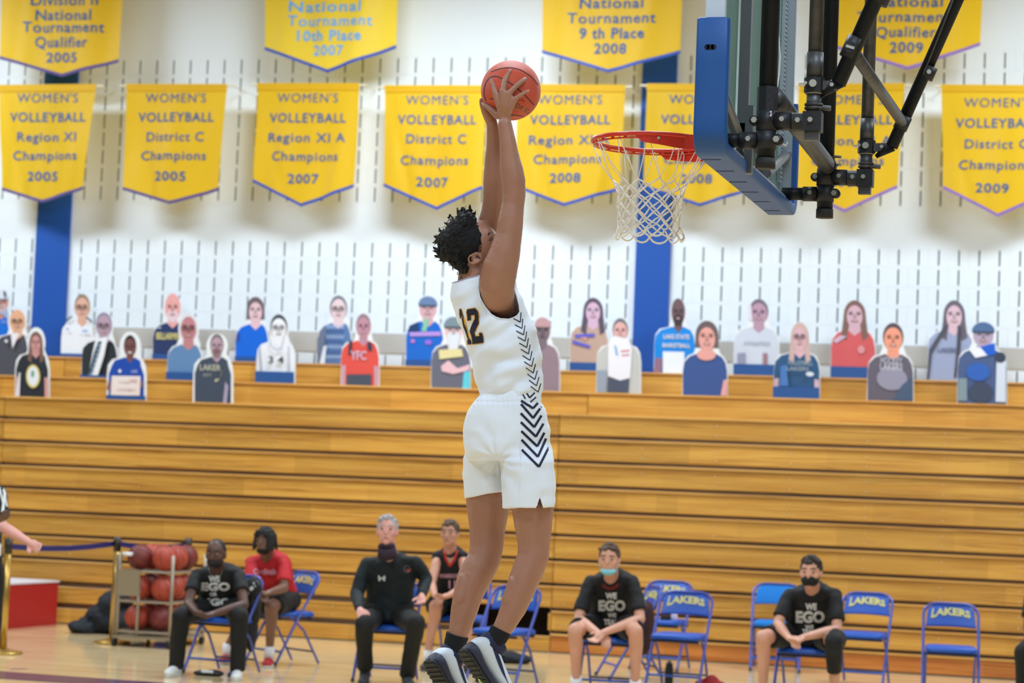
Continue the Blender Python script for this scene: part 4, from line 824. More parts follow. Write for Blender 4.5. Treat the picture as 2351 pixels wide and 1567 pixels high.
b.chain([K(*q) for q in [(1159, 284, 8.842, 16.0), (1165, 318, 8.845, 18.5), (1169, 350, 8.85, 22), (1174, 385, 8.855, 26), (1179, 415, 8.86, 27.5), (1180.5, 445, 8.865, 26.5), (1178, 470, 8.865, 26), (1173.5, 500, 8.86, 28), (1168, 540, 8.86, 31), (1159, 580, 8.86, 36), (1148, 615, 8.865, 41), (1141, 650, 8.88, 42), (1144, 686, 8.925, 37), (1154, 710, 8.975, 29)]], 20)
b.chain([K(*q) for q in [(1183, 452, 8.875, 22), (1188, 449, 8.88, 19)]], 12)                       # elbow point
b.chain([K(*q) for q in [(1131, 288, 8.985, 13.5), (1134, 330, 9.01, 17), (1134, 372, 9.02, 21), (1134, 415, 9.03, 24.5), (1133, 452, 9.04, 24), (1130, 485, 9.05, 25), (1121, 528, 9.07, 31), (1106, 570, 9.09, 35), (1090, 615, 9.10, 36), (1086, 655, 9.10, 37)]], 20)
b.chain([K(*q) for q in [(1112, 668, 9.03, 42), (1126, 720, 9.06, 50), (1150, 790, 9.06, 52), (1168, 850, 9.04, 56), (1172, 910, 9.04, 54), (1165, 985, 9.03, 68)]], 20)
b.chain([K(*q) for q in [(1100, 655, 8.985, 36), (1092, 620, 8.985, 33), (1088, 590, 8.985, 32)]], 16)
b.chain([K(*q) for q in [(1125, 1040, 9.10, 48), (1120.5, 1110, 9.12, 50), (1120.5, 1140, 9.12, 51), (1120.5, 1165, 9.12, 49.5), (1119, 1215, 9.12, 41.5), (1117, 1258, 9.11, 38), (1110, 1286, 9.10, 38.5), (1100, 1305, 9.09, 39), (1088, 1328, 9.08, 38.5), (1077, 1356, 9.07, 35.5), (1066, 1399, 9.06, 31), (1056, 1440, 9.05, 25.5), (1048, 1470, 9.04, 20.5), (1040, 1500, 9.03, 19.5)]], 20)
b.chain([K(*q) for q in [(1208, 1030, 8.99, 46), (1217, 1090, 8.945, 49), (1221, 1140, 8.93, 51), (1223, 1170, 8.93, 48.5), (1225, 1210, 8.93, 43), (1225.5, 1252, 8.93, 37), (1224, 1278, 8.925, 36.5), (1214, 1304, 8.915, 36.5), (1204, 1328, 8.905, 35), (1193, 1358, 8.895, 33.5), (1180, 1393, 8.885, 30), (1159, 1434, 8.87, 24.5), (1143, 1461, 8.86, 20.5), (1128, 1484, 8.85, 19)]], 20)
# calves
b.chain([K(*q) for q in [(1072, 1330, 9.05, 22), (1058, 1372, 9.03, 20)]], 12); b.chain([K(*q) for q in [(1183, 1336, 8.875, 18), (1168, 1376, 8.865, 17)]], 12)
# head: tipped back, looking up to the right
hf = (MR * .80 + MU * .55 + Vector((0, .22, 0))).normalized(); hu = (MU * .84 - MR * .55); hu = (hu - hf * hu.dot(hf)).normalized(); hs_ = hf.cross(hu).normalized()
if hs_.y > 0: hs_ = -hs_
HC = P(1093, 560, 8.98)
b.ball(HC, (.094, .110, .075), 28, 18, ax=(hf, hu, hs_))
b.ball(HC + hf * .040 - hu * .055, (.052, .062, .055), 20, 12, ax=(hf, hu, hs_))
b.ball(HC + hf * .046 - hu * .004, (.046, .078, .069), 20, 12, ax=(hf, hu, hs_))
b.cap(HC + hf * .088 - hu * .002, .007, HC + hf * .112 - hu * .030, .011)                          # nose
b.ball(HC + hf * .088 - hu * .060, (.012, .012, .022), 10, 8, ax=(hf, hu, hs_))                    # lips
b.ball(HC + hf * .070 - hu * .098, (.022, .020, .026), 10, 8, ax=(hf, hu, hs_))                    # chin
# near ear
EC = P(1092.5, 593, 8.905); ea = (MR * .86 + MU * .30).normalized(); eb = (MU * .95 - MR * .25); eb = (eb - ea * eb.dot(ea)).normalized(); en = Vector((0, -1, 0))
b.ball(EC + Vector((0, .010, 0)), (.024, .018, .010), 14, 8, ax=(ea, eb, en))
b.tube([EC + ea * (-.003 + .026 * math.cos(R(t))) + eb * (.0195 * math.sin(R(t))) + en * (.003 + .003 * math.cos(R(t + 180))) for t in range(35, 330, 18)], .0044, 8)
b.tube([EC + ea * (.002 + .014 * math.cos(R(t))) + eb * (.010 * math.sin(R(t))) + en * .002 for t in range(110, 290, 20)], .0034, 6)
b.ball(EC + ea * .016 - eb * .012, (.010, .006, .006), 10, 6, ax=(ea, eb, en))
# far ear
b.ball(HC - hs_ * .078 - hf * .005 - hu * .01, (.022, .030, .006), 10, 8, ax=(hf, hu, hs_))
# near hand on the ball
def HK(x, y, r, ex=0.0):
    d = P(x, y, BC.y) - BC; s = (BR + r * .00150 + ex) ** 2 - d.x * d.x - d.z * d.z
    return K(x, y, BC.y - math.sqrt(max(s, 0)), r)
Wr = K(1159, 284, 8.842, 16)
for kn, pr in (((1137, 213), 8.2), ((1154.5, 210), 8.6), ((1169, 214), 8.2), ((1181, 228), 7.4)):
    mx_, my_ = lerp(kn[0], 1158, .5), lerp(kn[1], 270, .5)
    b.chain([HK(kn[0], kn[1], pr, -.001), HK(mx_, my_, pr + 1.6, .000), K(lerp(kn[0], 1158, .82), 262, 8.838, 10.5), K(1159, 282, 8.843, 13.5)], 12)
for ch in ([(1137, 213, 8.0), (1132, 192, 7.2), (1130.2, 181, 6.4), (1130, 172.5, 5.6)], [(1154.5, 210, 8.0), (1159, 185.5, 6.6), (1166, 170, 5.6), (1172.6, 161.5, 4.8)], [(1169, 214, 7.4), (1187.5, 195, 6.2), (1199, 186, 5.4), (1206.5, 181.5, 4.7)], [(1181, 228, 6.2), (1197, 217, 5.3), (1207, 211, 4.8), (1214, 208.6, 4.3)], [(1142, 264, 10.5), (1129, 252.5, 8.2), (1117, 242.5, 6.6), (1109, 237, 5.0)]):
    b.chain([HK(x, y, r) for x, y, r in ch], 12)
# far hand cupping the other side
def FK(x, y, r):
    d = P(x, y, BC.y) - BC; s = (BR + r * .00150) ** 2 - d.x * d.x - d.z * d.z
    return K(x, y, BC.y + math.sqrt(max(s, 0)), r)
b.chain([K(1131, 288, 8.985, 13), K(1124, 266, 8.985, 14), K(1122, 250, 9.02, 12)], 14)
for ch in ([(1118, 244, 8), (1112, 215, 6.5), (1112, 195, 5.4), (1116, 182, 4.8)], [(1130, 238, 8), (1130, 205, 6.5), (1133, 185, 5.4), (1138, 172, 4.8)], [(1143, 240, 8), (1150, 208, 6.3), (1155, 190, 5.4), (1160, 178, 4.8)], [(1152, 248, 7), (1168, 224, 5.5), (1176, 210, 5), (1182, 200, 4.4)]):
    b.chain([K(1124, 264, 8.99, 11)] + [FK(*q) for q in ch], 12)
b.chain([K(1121, 268, 8.97, 12), K(1112, 252, 8.95, 9), K(1106, 238, 8.94, 6.5), K(1104.5, 229, 8.935, 5)], 12)
# feet inside the shoes
b.chain([K(1040, 1500, 9.03, 19), K(1048, 1540, 9.06, 18), K(1062, 1590, 9.10, 15)], 12); b.chain([K(1128, 1484, 8.85, 19), K(1138, 1524, 8.88, 18), K(1152, 1574, 8.92, 15)], 12)
def musc(co):
    return .0016 * noise.noise(co * 14) + .0006 * noise.noise(co * 60)
body = place('body', melt(b, .0043, 'player_body', M_skp, 4, musc)); wparent(body, pl); bvp = bvh_of(body)
# nails
for (x, y, r) in ((1130, 173.5, 2.9), (1171.5, 162.5, 3.0), (1204.5, 182.5, 2.9), (1212, 209.2, 2.6), (1111, 238, 3.0)):
    h_ = hit(bvp, x, y, .0); part(MB().ball(h_, (r * .0015, .0014, r * .0017), 10, 8), 'fingernail', mat('nail', (186, 142, 128), .35), body, True)
# face: brow, eye, stubbled temple
q = lambda X, Y_: (980 + X / 8.245, 470 + Y_ / 8.245)
decal(bvp, [[q(*p) for p in pp_] for pp_ in ([(1150, 560), (1170, 525), (1200, 505), (1233, 508), (1230, 530), (1195, 542), (1158, 588)],)], 'eyebrow', mat('brow_hair', (40, 28, 26), .8), body, .0008)
decal(bvp, [[q(*p) for p in ((1170, 672), (1190, 632), (1226, 612), (1248, 634), (1232, 672), (1195, 690))]], 'eyelid', mat('eyelid_skin', (84, 56, 46), .5), body, .0006)
decal(bvp, [[q(*p) for p in ((1196, 658), (1214, 638), (1236, 634), (1240, 652), (1216, 670))]], 'eye', mat('eye_white', (150, 130, 120), .3), body, .0010)
decal(bvp, [[q(*p) for p in ((1220, 640), (1236, 636), (1238, 658), (1222, 662))]], 'iris', mat('dark_iris', (24, 16, 14), .1), body, .0014)
decal(bvp, [[q(*p) for p in ((940, 950), (985, 970), (1030, 1020), (1010, 1030), (960, 1000), (925, 1010))]], 'ear_hollow_shade', mat('ear_shadow_skin', (70, 42, 32), .7), body, .0006)  # dark patch paints the shade inside the ear
# temple stubble: many short dark hairs
mb = MB(); rs = random.Random(3)
def inpoly(x, y, poly):
    c = False; j = len(poly) - 1
    for i in range(len(poly)):
        xi, yi = poly[i]; xj, yj = poly[j]
        if (yi > y) != (yj > y) and x < (xj - xi) * (y - yi) / (yj - yi) + xi: c = not c
        j = i
    return c
tp_ = [q(*p) for p in ((860, 480), (955, 430), (1010, 600), (1045, 760), (1030, 890), (960, 900), (880, 900), (800, 900), (780, 700))]
for _ in range(4200):
    x = rs.uniform(1084, 1110); y = rs.uniform(520, 582)
    if inpoly(x, y, tp_): 
        h = hit(bvp, x, y, .0002); d = Vector((rs.uniform(-1, 1), -.8, rs.uniform(-.2, 1))).normalized() * .0024; s = Vector((.0007, 0, .0004)); mb.add([h - s, h + s, h + d], [(0, 1, 2)])
stb = part(mb, 'temple_stubble', M_hairb, body); stb['kind'] = 'stuff'
# hair: a high mass of curls
hp = [(1079, 480), (1065, 485), (1053, 490), (1047, 500), (1034, 507), (1022, 524), (1012, 533), (1004, 543), (1004, 556), (1006, 568), (1000, 574), (1006, 587), (1020, 599), (1033, 604), (1041, 613), (1053, 621), (1065, 631), (1078, 629), (1079, 614), (1072, 600), (1072, 586), (1082, 574), (1090, 560), (1092, 545), (1090, 532), (1094, 522), (1095, 508), (1089, 492), (1084, 483)]
def edged(x, y):
    m = 1e9
    for (x0, y0), (x1, y1) in zip(hp, hp[1:] + hp[:1]):
        t = max(0, min(1, ((x - x0) * (x1 - x0) + (y - y0) * (y1 - y0)) / ((x1 - x0) ** 2 + (y1 - y0) ** 2))); m = min(m, math.hypot(x - x0 - t * (x1 - x0), y - y0 - t * (y1 - y0)))
    return m
hb = MB(); rs = random.Random(11); n = 0
hb.ball(HC - hf * .018 + hu * .020, (.092, .105, .080), 24, 14, ax=(hf, hu, hs_))
hb.ball(P(1048, 545, 8.985), (.052, .075, .058), 16, 10)
while n < 1150:
    x = rs.uniform(994, 1100); y = rs.uniform(476, 634)
    if not inpoly(x, y, hp): continue
    d = edged(x, y); rr = rs.uniform(3.2, 6.5)
    if d < rr * .55: rr = max(2.6, d * 1.6)
    half = .088 * math.sqrt(max(0, 1 - (1 - min(d, 34) / 34) ** 2)) + .004
    Y = 8.985 + rs.choice((-1, -1, 1)) * half * rs.uniform(.86, 1.04)
    if x > 1072 and y > 570 and Y > 8.93 and Y < 9.04: pass
    hb.ball(P(x, y, Y), rr * .00168, 7, 5); n += 1
# ragged tufts on the outline
for (x, y, dx, dy) in ((1052, 490, -2, -14), (1056, 488, 4, -12), (1066, 486, -1, -9), (1080, 484, 0, -13), (1078, 486, 3, -8), (1014, 532, -6, -8), (1006, 545, -10, -3), (1003, 552, -8, 6), (1004, 572, -9, -4), (1003, 578, -9, -1), (1008, 588, -10, 0), (1016, 597, -8, -1), (1040, 503, -3, -7), (1028, 516, -8, -5), (1089, 494, 3, -9)):
    for k in range(3):
        a0 = (x + rs.uniform(-2, 2), y + rs.uniform(-2, 2)); Y = 8.985 + rs.uniform(-.03, .03)
        hb.chain([K(a0[0], a0[1], Y, 3.2), K(a0[0] + dx * .5 + rs.uniform(-1.5, 1.5), a0[1] + dy * .5, Y, 2.2), K(a0[0] + dx + rs.uniform(-1.5, 1.5), a0[1] + dy + rs.uniform(-1, 1), Y + rs.uniform(-.01, .01), 1.3)], 7)
def kink(co): return .0022 * noise.noise(co * 95) + .0012 * noise.noise(co * 210)
hair = place('hair', melt(hb, .0030, 'player_hair', M_hairb, 0, kink)); wparent(hair, pl)
mb = MB()
cur = [(1027, 517), (1026, 511), (1029, 507), (1031, 503), (1030, 499), (1032, 496)]
mb.tube([P(x, y, 8.98) for x, y in arc(cur, 4)], .0016, 6); mb.ball(P(1033, 494, 8.98), .0055, 8, 6); mb.ball(P(1029, 499, 8.978), .0038, 8, 6); mb.ball(P(1032, 498.5, 8.985), .0042, 8, 6)
for i in range(60):
    x, y = hp[rs.randrange(0, 20)]; x += rs.uniform(-3, 3); y += rs.uniform(-3, 3); a = rs.uniform(0, 6.28); L_ = rs.uniform(4, 9); Y = 8.985 + rs.uniform(-.04, .04)
    ox, oy = (x - 1050) / 60, (y - 555) / 70
    mb.tube([P(x + ox * t * L_ + 1.6 * math.sin(a + t * 9), y + oy * t * L_ + 1.6 * math.cos(a + t * 9), Y) for t in (0, .2, .4, .6, .8, 1.0)], .0009, 4)
o = part(mb, 'loose_curls', M_hairb, hair, True); o['kind'] = 'stuff'
# ---------------------------------------------------------------- jersey
JR = [(630, 1046, 1178, .105), (640, 1043, 1181, .115), (660, 1037, 1187, .125), (679, 1035, 1196, .132), (702, 1039, 1206, .138), (727, 1048, 1216, .142), (759, 1061, 1231, .145), (797, 1072, 1241, .145), (829, 1083, 1244, .143), (864, 1090, 1244.5, .140), (887, 1096, 1244, .138), (901, 1100, 1244, .138), (912, 1106, 1242, .130)]
tabL = [(r[0], r[1]) for r in JR]; tabR = [(r[0], r[2]) for r in JR]; tabE = [(r[0], r[3]) for r in JR]
JT = [(-1, 650), (-.80, 645), (-.56, 638), (-.25, 633), (-.175, 632), (-.168, 650), (-.172, 664), (-.160, 682), (-.11, 705), (-.03, 721), (.08, 728.5), (.19, 732), (.40, 733), (.55, 729.5), (.68, 724), (.78, 716), (.83, 700), (.87, 680), (.91, 660), (.95, 646), (1.0, 640)]
JT = sorted(JT)
def jtop(n, far):
    return 646 if far else interp(JT, n)
def jpt(n, y, far, out=0.0):
    L_, R_, e = interp(tabL, y), interp(tabR, y), interp(tabE, y); cx = (L_ + R_) / 2; w = (R_ - L_) / 2
    s = math.sqrt(max(0, 1 - n * n)); x = cx + w * n
    # folds: diagonal drapes from the armhole to the waist, pinches at the waist
    u = (x - 1060) * .62 + (y - 700) * .78
    nz = noise.noise(Vector((x * .012, y * .012, 3.1)))
    f = .0085 * math.sin(u * .105 + nz * 5) * (.35 + .65 * max(0, min(1, (y - 690) / 120)))
    f += .0080 * noise.noise(Vector(((x * .8 + y * .6) * .012 + 3, (-x * .5 - y * .86) * .050, 7)))
    if y > 855: f += .003 * ((y - 855) / 45) * math.sin(x * .12 + y * .12 + nz * 4) + .005 * math.exp(-((y - 884) / 12) ** 2)
    if far: f = 0
    ex = 1.0 if y < 900 else .97
    Y = PY + .0 + (s * e * (1 if far else -1)) * ex
    p = P(x, y, Y); nd = Vector((n * .7, (1 if far else -1) * s, 0))
    return p + nd * (f + out)
ns = sorted(set([math.cos(math.pi * k / 64) for k in range(65)] + [-.20, -.185, -.178, -.172, -.168, -.164, -.15, -.13, -.08, -.05, .76, .80, .82, .85, .88, .90, .93, .96]))
cols = [(n, False) for n in ns] + [(n, True) for n in ns[::-1][1:-1]]
mb = MB(); NR = 74; g = []
for i in range(NR + 1):
    for n, far in cols:
        t = jtop(n, far); y = lerp(912, 738, i / 50) if i <= 50 else lerp(738, t, (i - 50) / (NR - 50))
        if not far and abs(n) >= .999: t = 640 if n > 0 else 650
        g.append(jpt(n, y, far))
NC = len(cols)
mb.add(g, [(i * NC + j, i * NC + (j + 1) % NC, (i + 1) * NC + (j + 1) % NC, (i + 1) * NC + j) for i in range(NR) for j in range(NC)])
jer = part(mb, 'jersey', M_white, pl, True); sm = jer.modifiers.new('cloth', 'SOLIDIFY'); sm.thickness = .0025; sm.offset = -1
bvj = bvh_of(jer)
# piping round the armhole and collar
arm = [(n, interp(JT, n)) for n in [-.175, -.168, -.172, -.166, -.160, -.135, -.11, -.07, -.03, .02, .08, .13, .19, .3, .40, .48, .55, .62, .68, .73, .78, .83, .87, .91, .95]]
part(MB().tube([jpt(n, t - .3, False, .001) for n, t in arm], .0026, 6), 'armhole_binding', M_white, jer, True)
part(MB().tube([jpt(n, interp(JT, n) - .3, False, .001) for n in (-1, -.9, -.8, -.7, -.56, -.4, -.25, -.175)], .0026, 6), 'collar_binding', mat('mauve_collar_lining', (176, 164, 186), .8), jer, True)
z2 = lambda X, Y_: (960 + X / 3.133, 440 + Y_ / 3.133)
# side panel chevrons
pol = []
for i in range(12):
    t = i / 11
    Lx, Ly = lerp(686, 812, t ** 1.05), lerp(910, 1398, t); Tx, Ty = lerp(736, 864, t), lerp(936, 1440, t); Rx, Ry = lerp(741, 881, t), lerp(866, 1378, t)
    if i >= 2: Lx, Tx, Rx = Lx - 2, Tx, Rx + 2
    pol += strip([z2(Lx, Ly), z2(Tx, Ty), z2(Rx, Ry)], 2.0)
decal(bvj, pol, 'side_chevrons', M_navy, jer, .0030)
def quadtext(s, org, ax, ay, bold):
    vs, fs = textmesh(s, 1.0, bold, 'LEFT'); x0 = min(v.x for v in vs); x1 = max(v.x for v in vs); y0 = min(v.y for v in vs); y1 = max(v.y for v in vs)
    return [((v.x - x0) / (x1 - x0), (v.y - y0) / (y1 - y0)) for v in vs], fs
def numdecal(bv, s, bl, br, tl, m, off, parent, name, bold, grow=0, wob=0):
    uv, fs = quadtext(s, 0, 0, 0, bold); cu = []
    bm = bmesh.new(); bvv = [bm.verts.new((u, v, 0)) for u, v in uv]
    for f_ in fs:
        try: bm.faces.new([bvv[i] for i in f_])
        except ValueError: pass
    bmesh.ops.triangulate(bm, faces=bm.faces); bmesh.ops.subdivide_edges(bm, edges=[e for e in bm.edges if e.calc_length() > .12], cuts=3, use_grid_fill=True); bmesh.ops.triangulate(bm, faces=bm.faces)
    bm.verts.index_update(); uv = [(v.co.x, v.co.y) for v in bm.verts]; fs = [tuple(v.index for v in f_.verts) for f_ in bm.faces]; bm.free()
    for u, v in uv:
        u = (u - .5) * (1 + grow) + .5; v = (v - .5) * (1 + grow * .5) + .5
        x = bl[0] + (br[0] - bl[0]) * u + (tl[0] - bl[0]) * v + wob * math.sin(v * 9); y = bl[1] + (br[1] - bl[1]) * u + (tl[1] - bl[1]) * v
        cu.append(hit(bv, *z2(x, y), off))
    return part(MB().add(cu, fs), name, m, parent)
G1 = [[(.25, 0), (.95, 0), (.95, .12), (.78, .12), (.45, .12), (.25, .12)], [(.45, .12), (.78, .12), (.78, 1), (.45, .86)], [(.15, .74), (.45, .78), (.78, 1), (.5, 1), (.15, .86)]]
G2 = [[(.06, .80), (.34, .80), (.34, .82), (.68, .82), (.98, .80), (.98, .90), (.84, 1), (.18, 1), (.06, .92)], [(.06, .68), (.34, .68), (.34, .80), (.06, .80)], [(.68, .70), (.98, .62), (.98, .80), (.68, .82)], [(.06, .36), (.36, .30), (.98, .56), (.98, .62), (.68, .70)], [(.06, .20), (.36, .20), (.36, .30), (.06, .36)], [(.06, 0), (.98, 0), (.98, .20), (.06, .20)], [(.74, .20), (.98, .20), (.98, .28), (.74, .28)]]
def digit(G, bl, br, tl, wob, outline):
    def mp(u, v): return z2(bl[0] + (br[0] - bl[0]) * u + (tl[0] - bl[0]) * v + wob * math.sin(v * 9), bl[1] + (br[1] - bl[1]) * u + (tl[1] - bl[1]) * v)
    fine = []
    for g_ in G:
        bm = bmesh.new(); bm.faces.new([bm.verts.new((u, v, 0)) for u, v in g_]); bmesh.ops.triangulate(bm, faces=bm.faces[:]); bmesh.ops.subdivide_edges(bm, edges=bm.edges[:], cuts=3, use_grid_fill=True); bmesh.ops.triangulate(bm, faces=bm.faces[:])
        fine += [[mp(v.co.x, v.co.y) for v in f_.verts] for f_ in bm.faces]; bm.free()
    edge = []
    for g_ in G:
        q_ = [mp(*p) for p in g_]; edge += strip(q_ + [q_[0]], 3.6)
    decal(bvj, edge, 'number_outline', M_goldp, jer, .0026); decal(bvj, fine, 'back_number', M_navy, jer, .0058)
digit(G1, (346, 1098), (384, 1096), (276, 845), 5, 1)
digit(G2, (384, 1096), (470, 1084), (334, 848), 5, 1)
# ---------------------------------------------------------------- shorts
def ringpx(y, L_, R_, Yc, e, n=36, sk=0.0):
    out = []
    for k in range(n):
        a = 2 * math.pi * k / n; c, s = math.cos(a), math.sin(a); pw = .85
        c2 = math.copysign(abs(c) ** pw, c); s2 = math.copysign(abs(s) ** pw, s)
        x = (L_ + R_) / 2 + (R_ - L_) / 2 * c2; out.append(P(x, y + sk * c2, Yc + e * s2))
    return out
sb = MB()
sb.rings([ringpx(*r) for r in [(894, 1107, 1242, PY, .128), (906, 1103, 1243, PY, .136), (918, 1092, 1243, PY, .142), (928, 1084, 1245, PY, .148), (938, 1077, 1253, PY, .152), (950, 1070, 1256, PY, .156), (968, 1066, 1258, PY, .162), (988, 1063, 1262, PY, .166), (1016, 1063, 1264, PY, .168), (1040, 1066, 1268, PY, .166), (1056, 1075, 1266, PY, .155)]])
sb.rings([ringpx(*r) for r in [(1006, 1082, 1155, 9.08, .10), (1040, 1066, 1165, 9.10, .118), (1062, 1062.5, 1165, 9.11, .118), (1086, 1062, 1165, 9.12, .115), (1110, 1066, 1166, 9.12, .113), (1134, 1067, 1168, 9.12, .112, 36, -9)]])
sb.rings([ringpx(*r) for r in [(1006, 1155, 1252, 8.99, .10), (1040, 1144, 1267, 8.965, .118), (1062, 1146, 1271.5, 8.945, .12), (1090, 1150, 1273, 8.94, .118), (1128, 1152, 1275, 8.935, .116), (1166, 1154, 1274, 8.93, .116, 36, 0)]])
def cr(co):
    v = co - CP; d = v.dot(MF); x = 1175.5 + F * v.dot(MR) / d; y = 783.5 - F * v.dot(MU) / d
    f = .0050 * noise.noise(Vector((x * .02, y * .02, 1))) + .0010 * noise.noise(Vector((x * .06, y * .03, 4)))
    r = math.hypot(x - 1142, y - 1052)                                          # folds radiating from the crotch
    a = math.atan2(y - 1052, x - 1142)
    if r < 120: f += .0022 * math.sin(a * 11 + noise.noise(Vector((x * .02, y * .02, 5))) * 3) * math.exp(-((r - 45) / 42) ** 2)
    if y < 934: f += .0012 * math.sin(x * .55 + 2 * noise.noise(Vector((x * .05, 0, 0)))) * math.exp(-((y - 924) / 12) ** 2) - .0025 * math.exp(-((y - 922) / 3) ** 2)
    if x > 1225: f += .0022 * math.sin(y * .11 + x * .03 + 3 * noise.noise(Vector((0, y * .02, 9)))) * min(1, (x - 1225) / 25)
    if x < 1105 and 1050 < y < 1100: f += .003 * math.sin((y - .45 * (1100 - x)) * .13)
    return f
shm = melt(sb, .0048, 'player_shorts', M_white, 3, cr)
# hem vent on the outside of the thigh
tri = [(1223.5, 1185), (1239.5, 1141), (1253, 1185)]
bm = bmesh.new(); bm.from_mesh(shm); dl = []
def pxof(co):
    v = co - CP; d = v.dot(MF); return 1175.5 + F * v.dot(MR) / d, 783.5 - F * v.dot(MU) / d
for v in bm.verts:
    if v.co.y < 8.93:
        x, y = pxof(v.co)
        if y > 1138:
            for (a_, b_) in ((tri[0], tri[1]), (tri[1], tri[2])):
                t = max(0, min(1, ((x - a_[0]) * (b_[0] - a_[0]) + (y - a_[1]) * (b_[1] - a_[1])) / ((b_[0] - a_[0]) ** 2 + (b_[1] - a_[1]) ** 2))); qx, qy = a_[0] + t * (b_[0] - a_[0]), a_[1] + t * (b_[1] - a_[1])
                if math.hypot(x - qx, y - qy) < 1.5: v.co = P(qx, qy, v.co.y)
for f in bm.faces:
    c = f.calc_center_median()
    if c.y < 8.94:
        x, y = pxof(c)
        if y > 1138 and inpoly(x, y, tri): dl.append(f)
bmesh.ops.delete(bm, geom=dl, context='FACES'); bm.to_mesh(shm); bm.free()
sho = place('shorts', shm); wparent(sho, pl); bvs = bvh_of(sho)
z3 = lambda X, Y_: (960 + X / 3.9175, 860 + Y_ / 3.9175)
ch = [((926, 232), (1035, 300), (1078, 252)), ((926, 262), (1035, 388), (1110, 285)), ((923, 345), (1045, 470), (1110, 365)), ((924, 425), (1060, 555), (1127, 438)), ((928, 505), (1072, 642), (1136, 520)), ((930, 583), (1077, 735), (1152, 572)), ((932, 672), (1087, 826), (1176, 650))]
pol = []
for a_, b_, c_ in ch: pol += strip([z3(*a_), z3(*b_), z3(*c_)], 5.4)
pol += strip([z3(932, 160), z3(965, 215)], 3) + strip([z3(965, 145), z3(1003, 205), z3(1050, 160)], 3.4) + strip([z3(1010, 245), z3(1062, 200)], 3)
decal(bvs, pol, 'shorts_chevrons', M_navy, sho, .0026)
part(MB().tube([hit(bvs, *z3(x, y), .0007) for x, y in ((921, 240), (922, 400), (925, 600), (922, 800), (915, 1000), (905, 1120), (900, 1208))], .0012, 4), 'shorts_seam', M_white, sho)
part(MB().tube([hit(bvs, *z3(x, y), .0007) for x, y in ((1112, 330), (1150, 450), (1180, 620), (1205, 800), (1218, 1000), (1220, 1160))], .0009, 4), 'shorts_seam', M_white, sho)
# ---------------------------------------------------------------- socks and shoes
def sock(pts, nm='sock'):
    ks = [K(*q_) for q_ in pts]; return part(MB().tube([k[0] for k in ks], [k[1] for k in ks], 24), nm, M_sock, pl, True)
s1 = sock([(1050.5, 1456, 9.043, 26.2), (1049, 1461, 9.043, 26.6), (1047, 1468, 9.04, 25.6), (1045, 1476, 9.038, 25.8), (1043, 1483, 9.036, 24.6), (1041, 1490, 9.034, 25.2), (1039, 1497, 9.032, 24.2), (1038, 1504, 9.03, 24.6), (1038, 1530, 9.03, 23)])
s2 = sock([(1151, 1444, 8.866, 25.2), (1148.5, 1449, 8.865, 25.4), (1144, 1457, 8.862, 24.4), (1138.5, 1466, 8.858, 24.2), (1133, 1475, 8.853, 23.6), (1128, 1486, 8.85, 23.4), (1125, 1500, 8.85, 22)])
M_up = mat('white_shoe_upper', (206, 214, 226), .5, bump=.1, bscale=120); M_sole = mat('charcoal_sole', (26, 28, 36), .65, bump=.7, bscale=160); M_coll = fabric('navy_shoe_collar', (18, 26, 66), .7); M_lime = mat('lime_outsole_pod', (168, 200, 120), .5)
M_lace = mat('navy_lace', (14, 16, 50), .7); M_mid = mat('speckled_navy_midsole', (34, 38, 58), .55, var=.45, vscale=260)
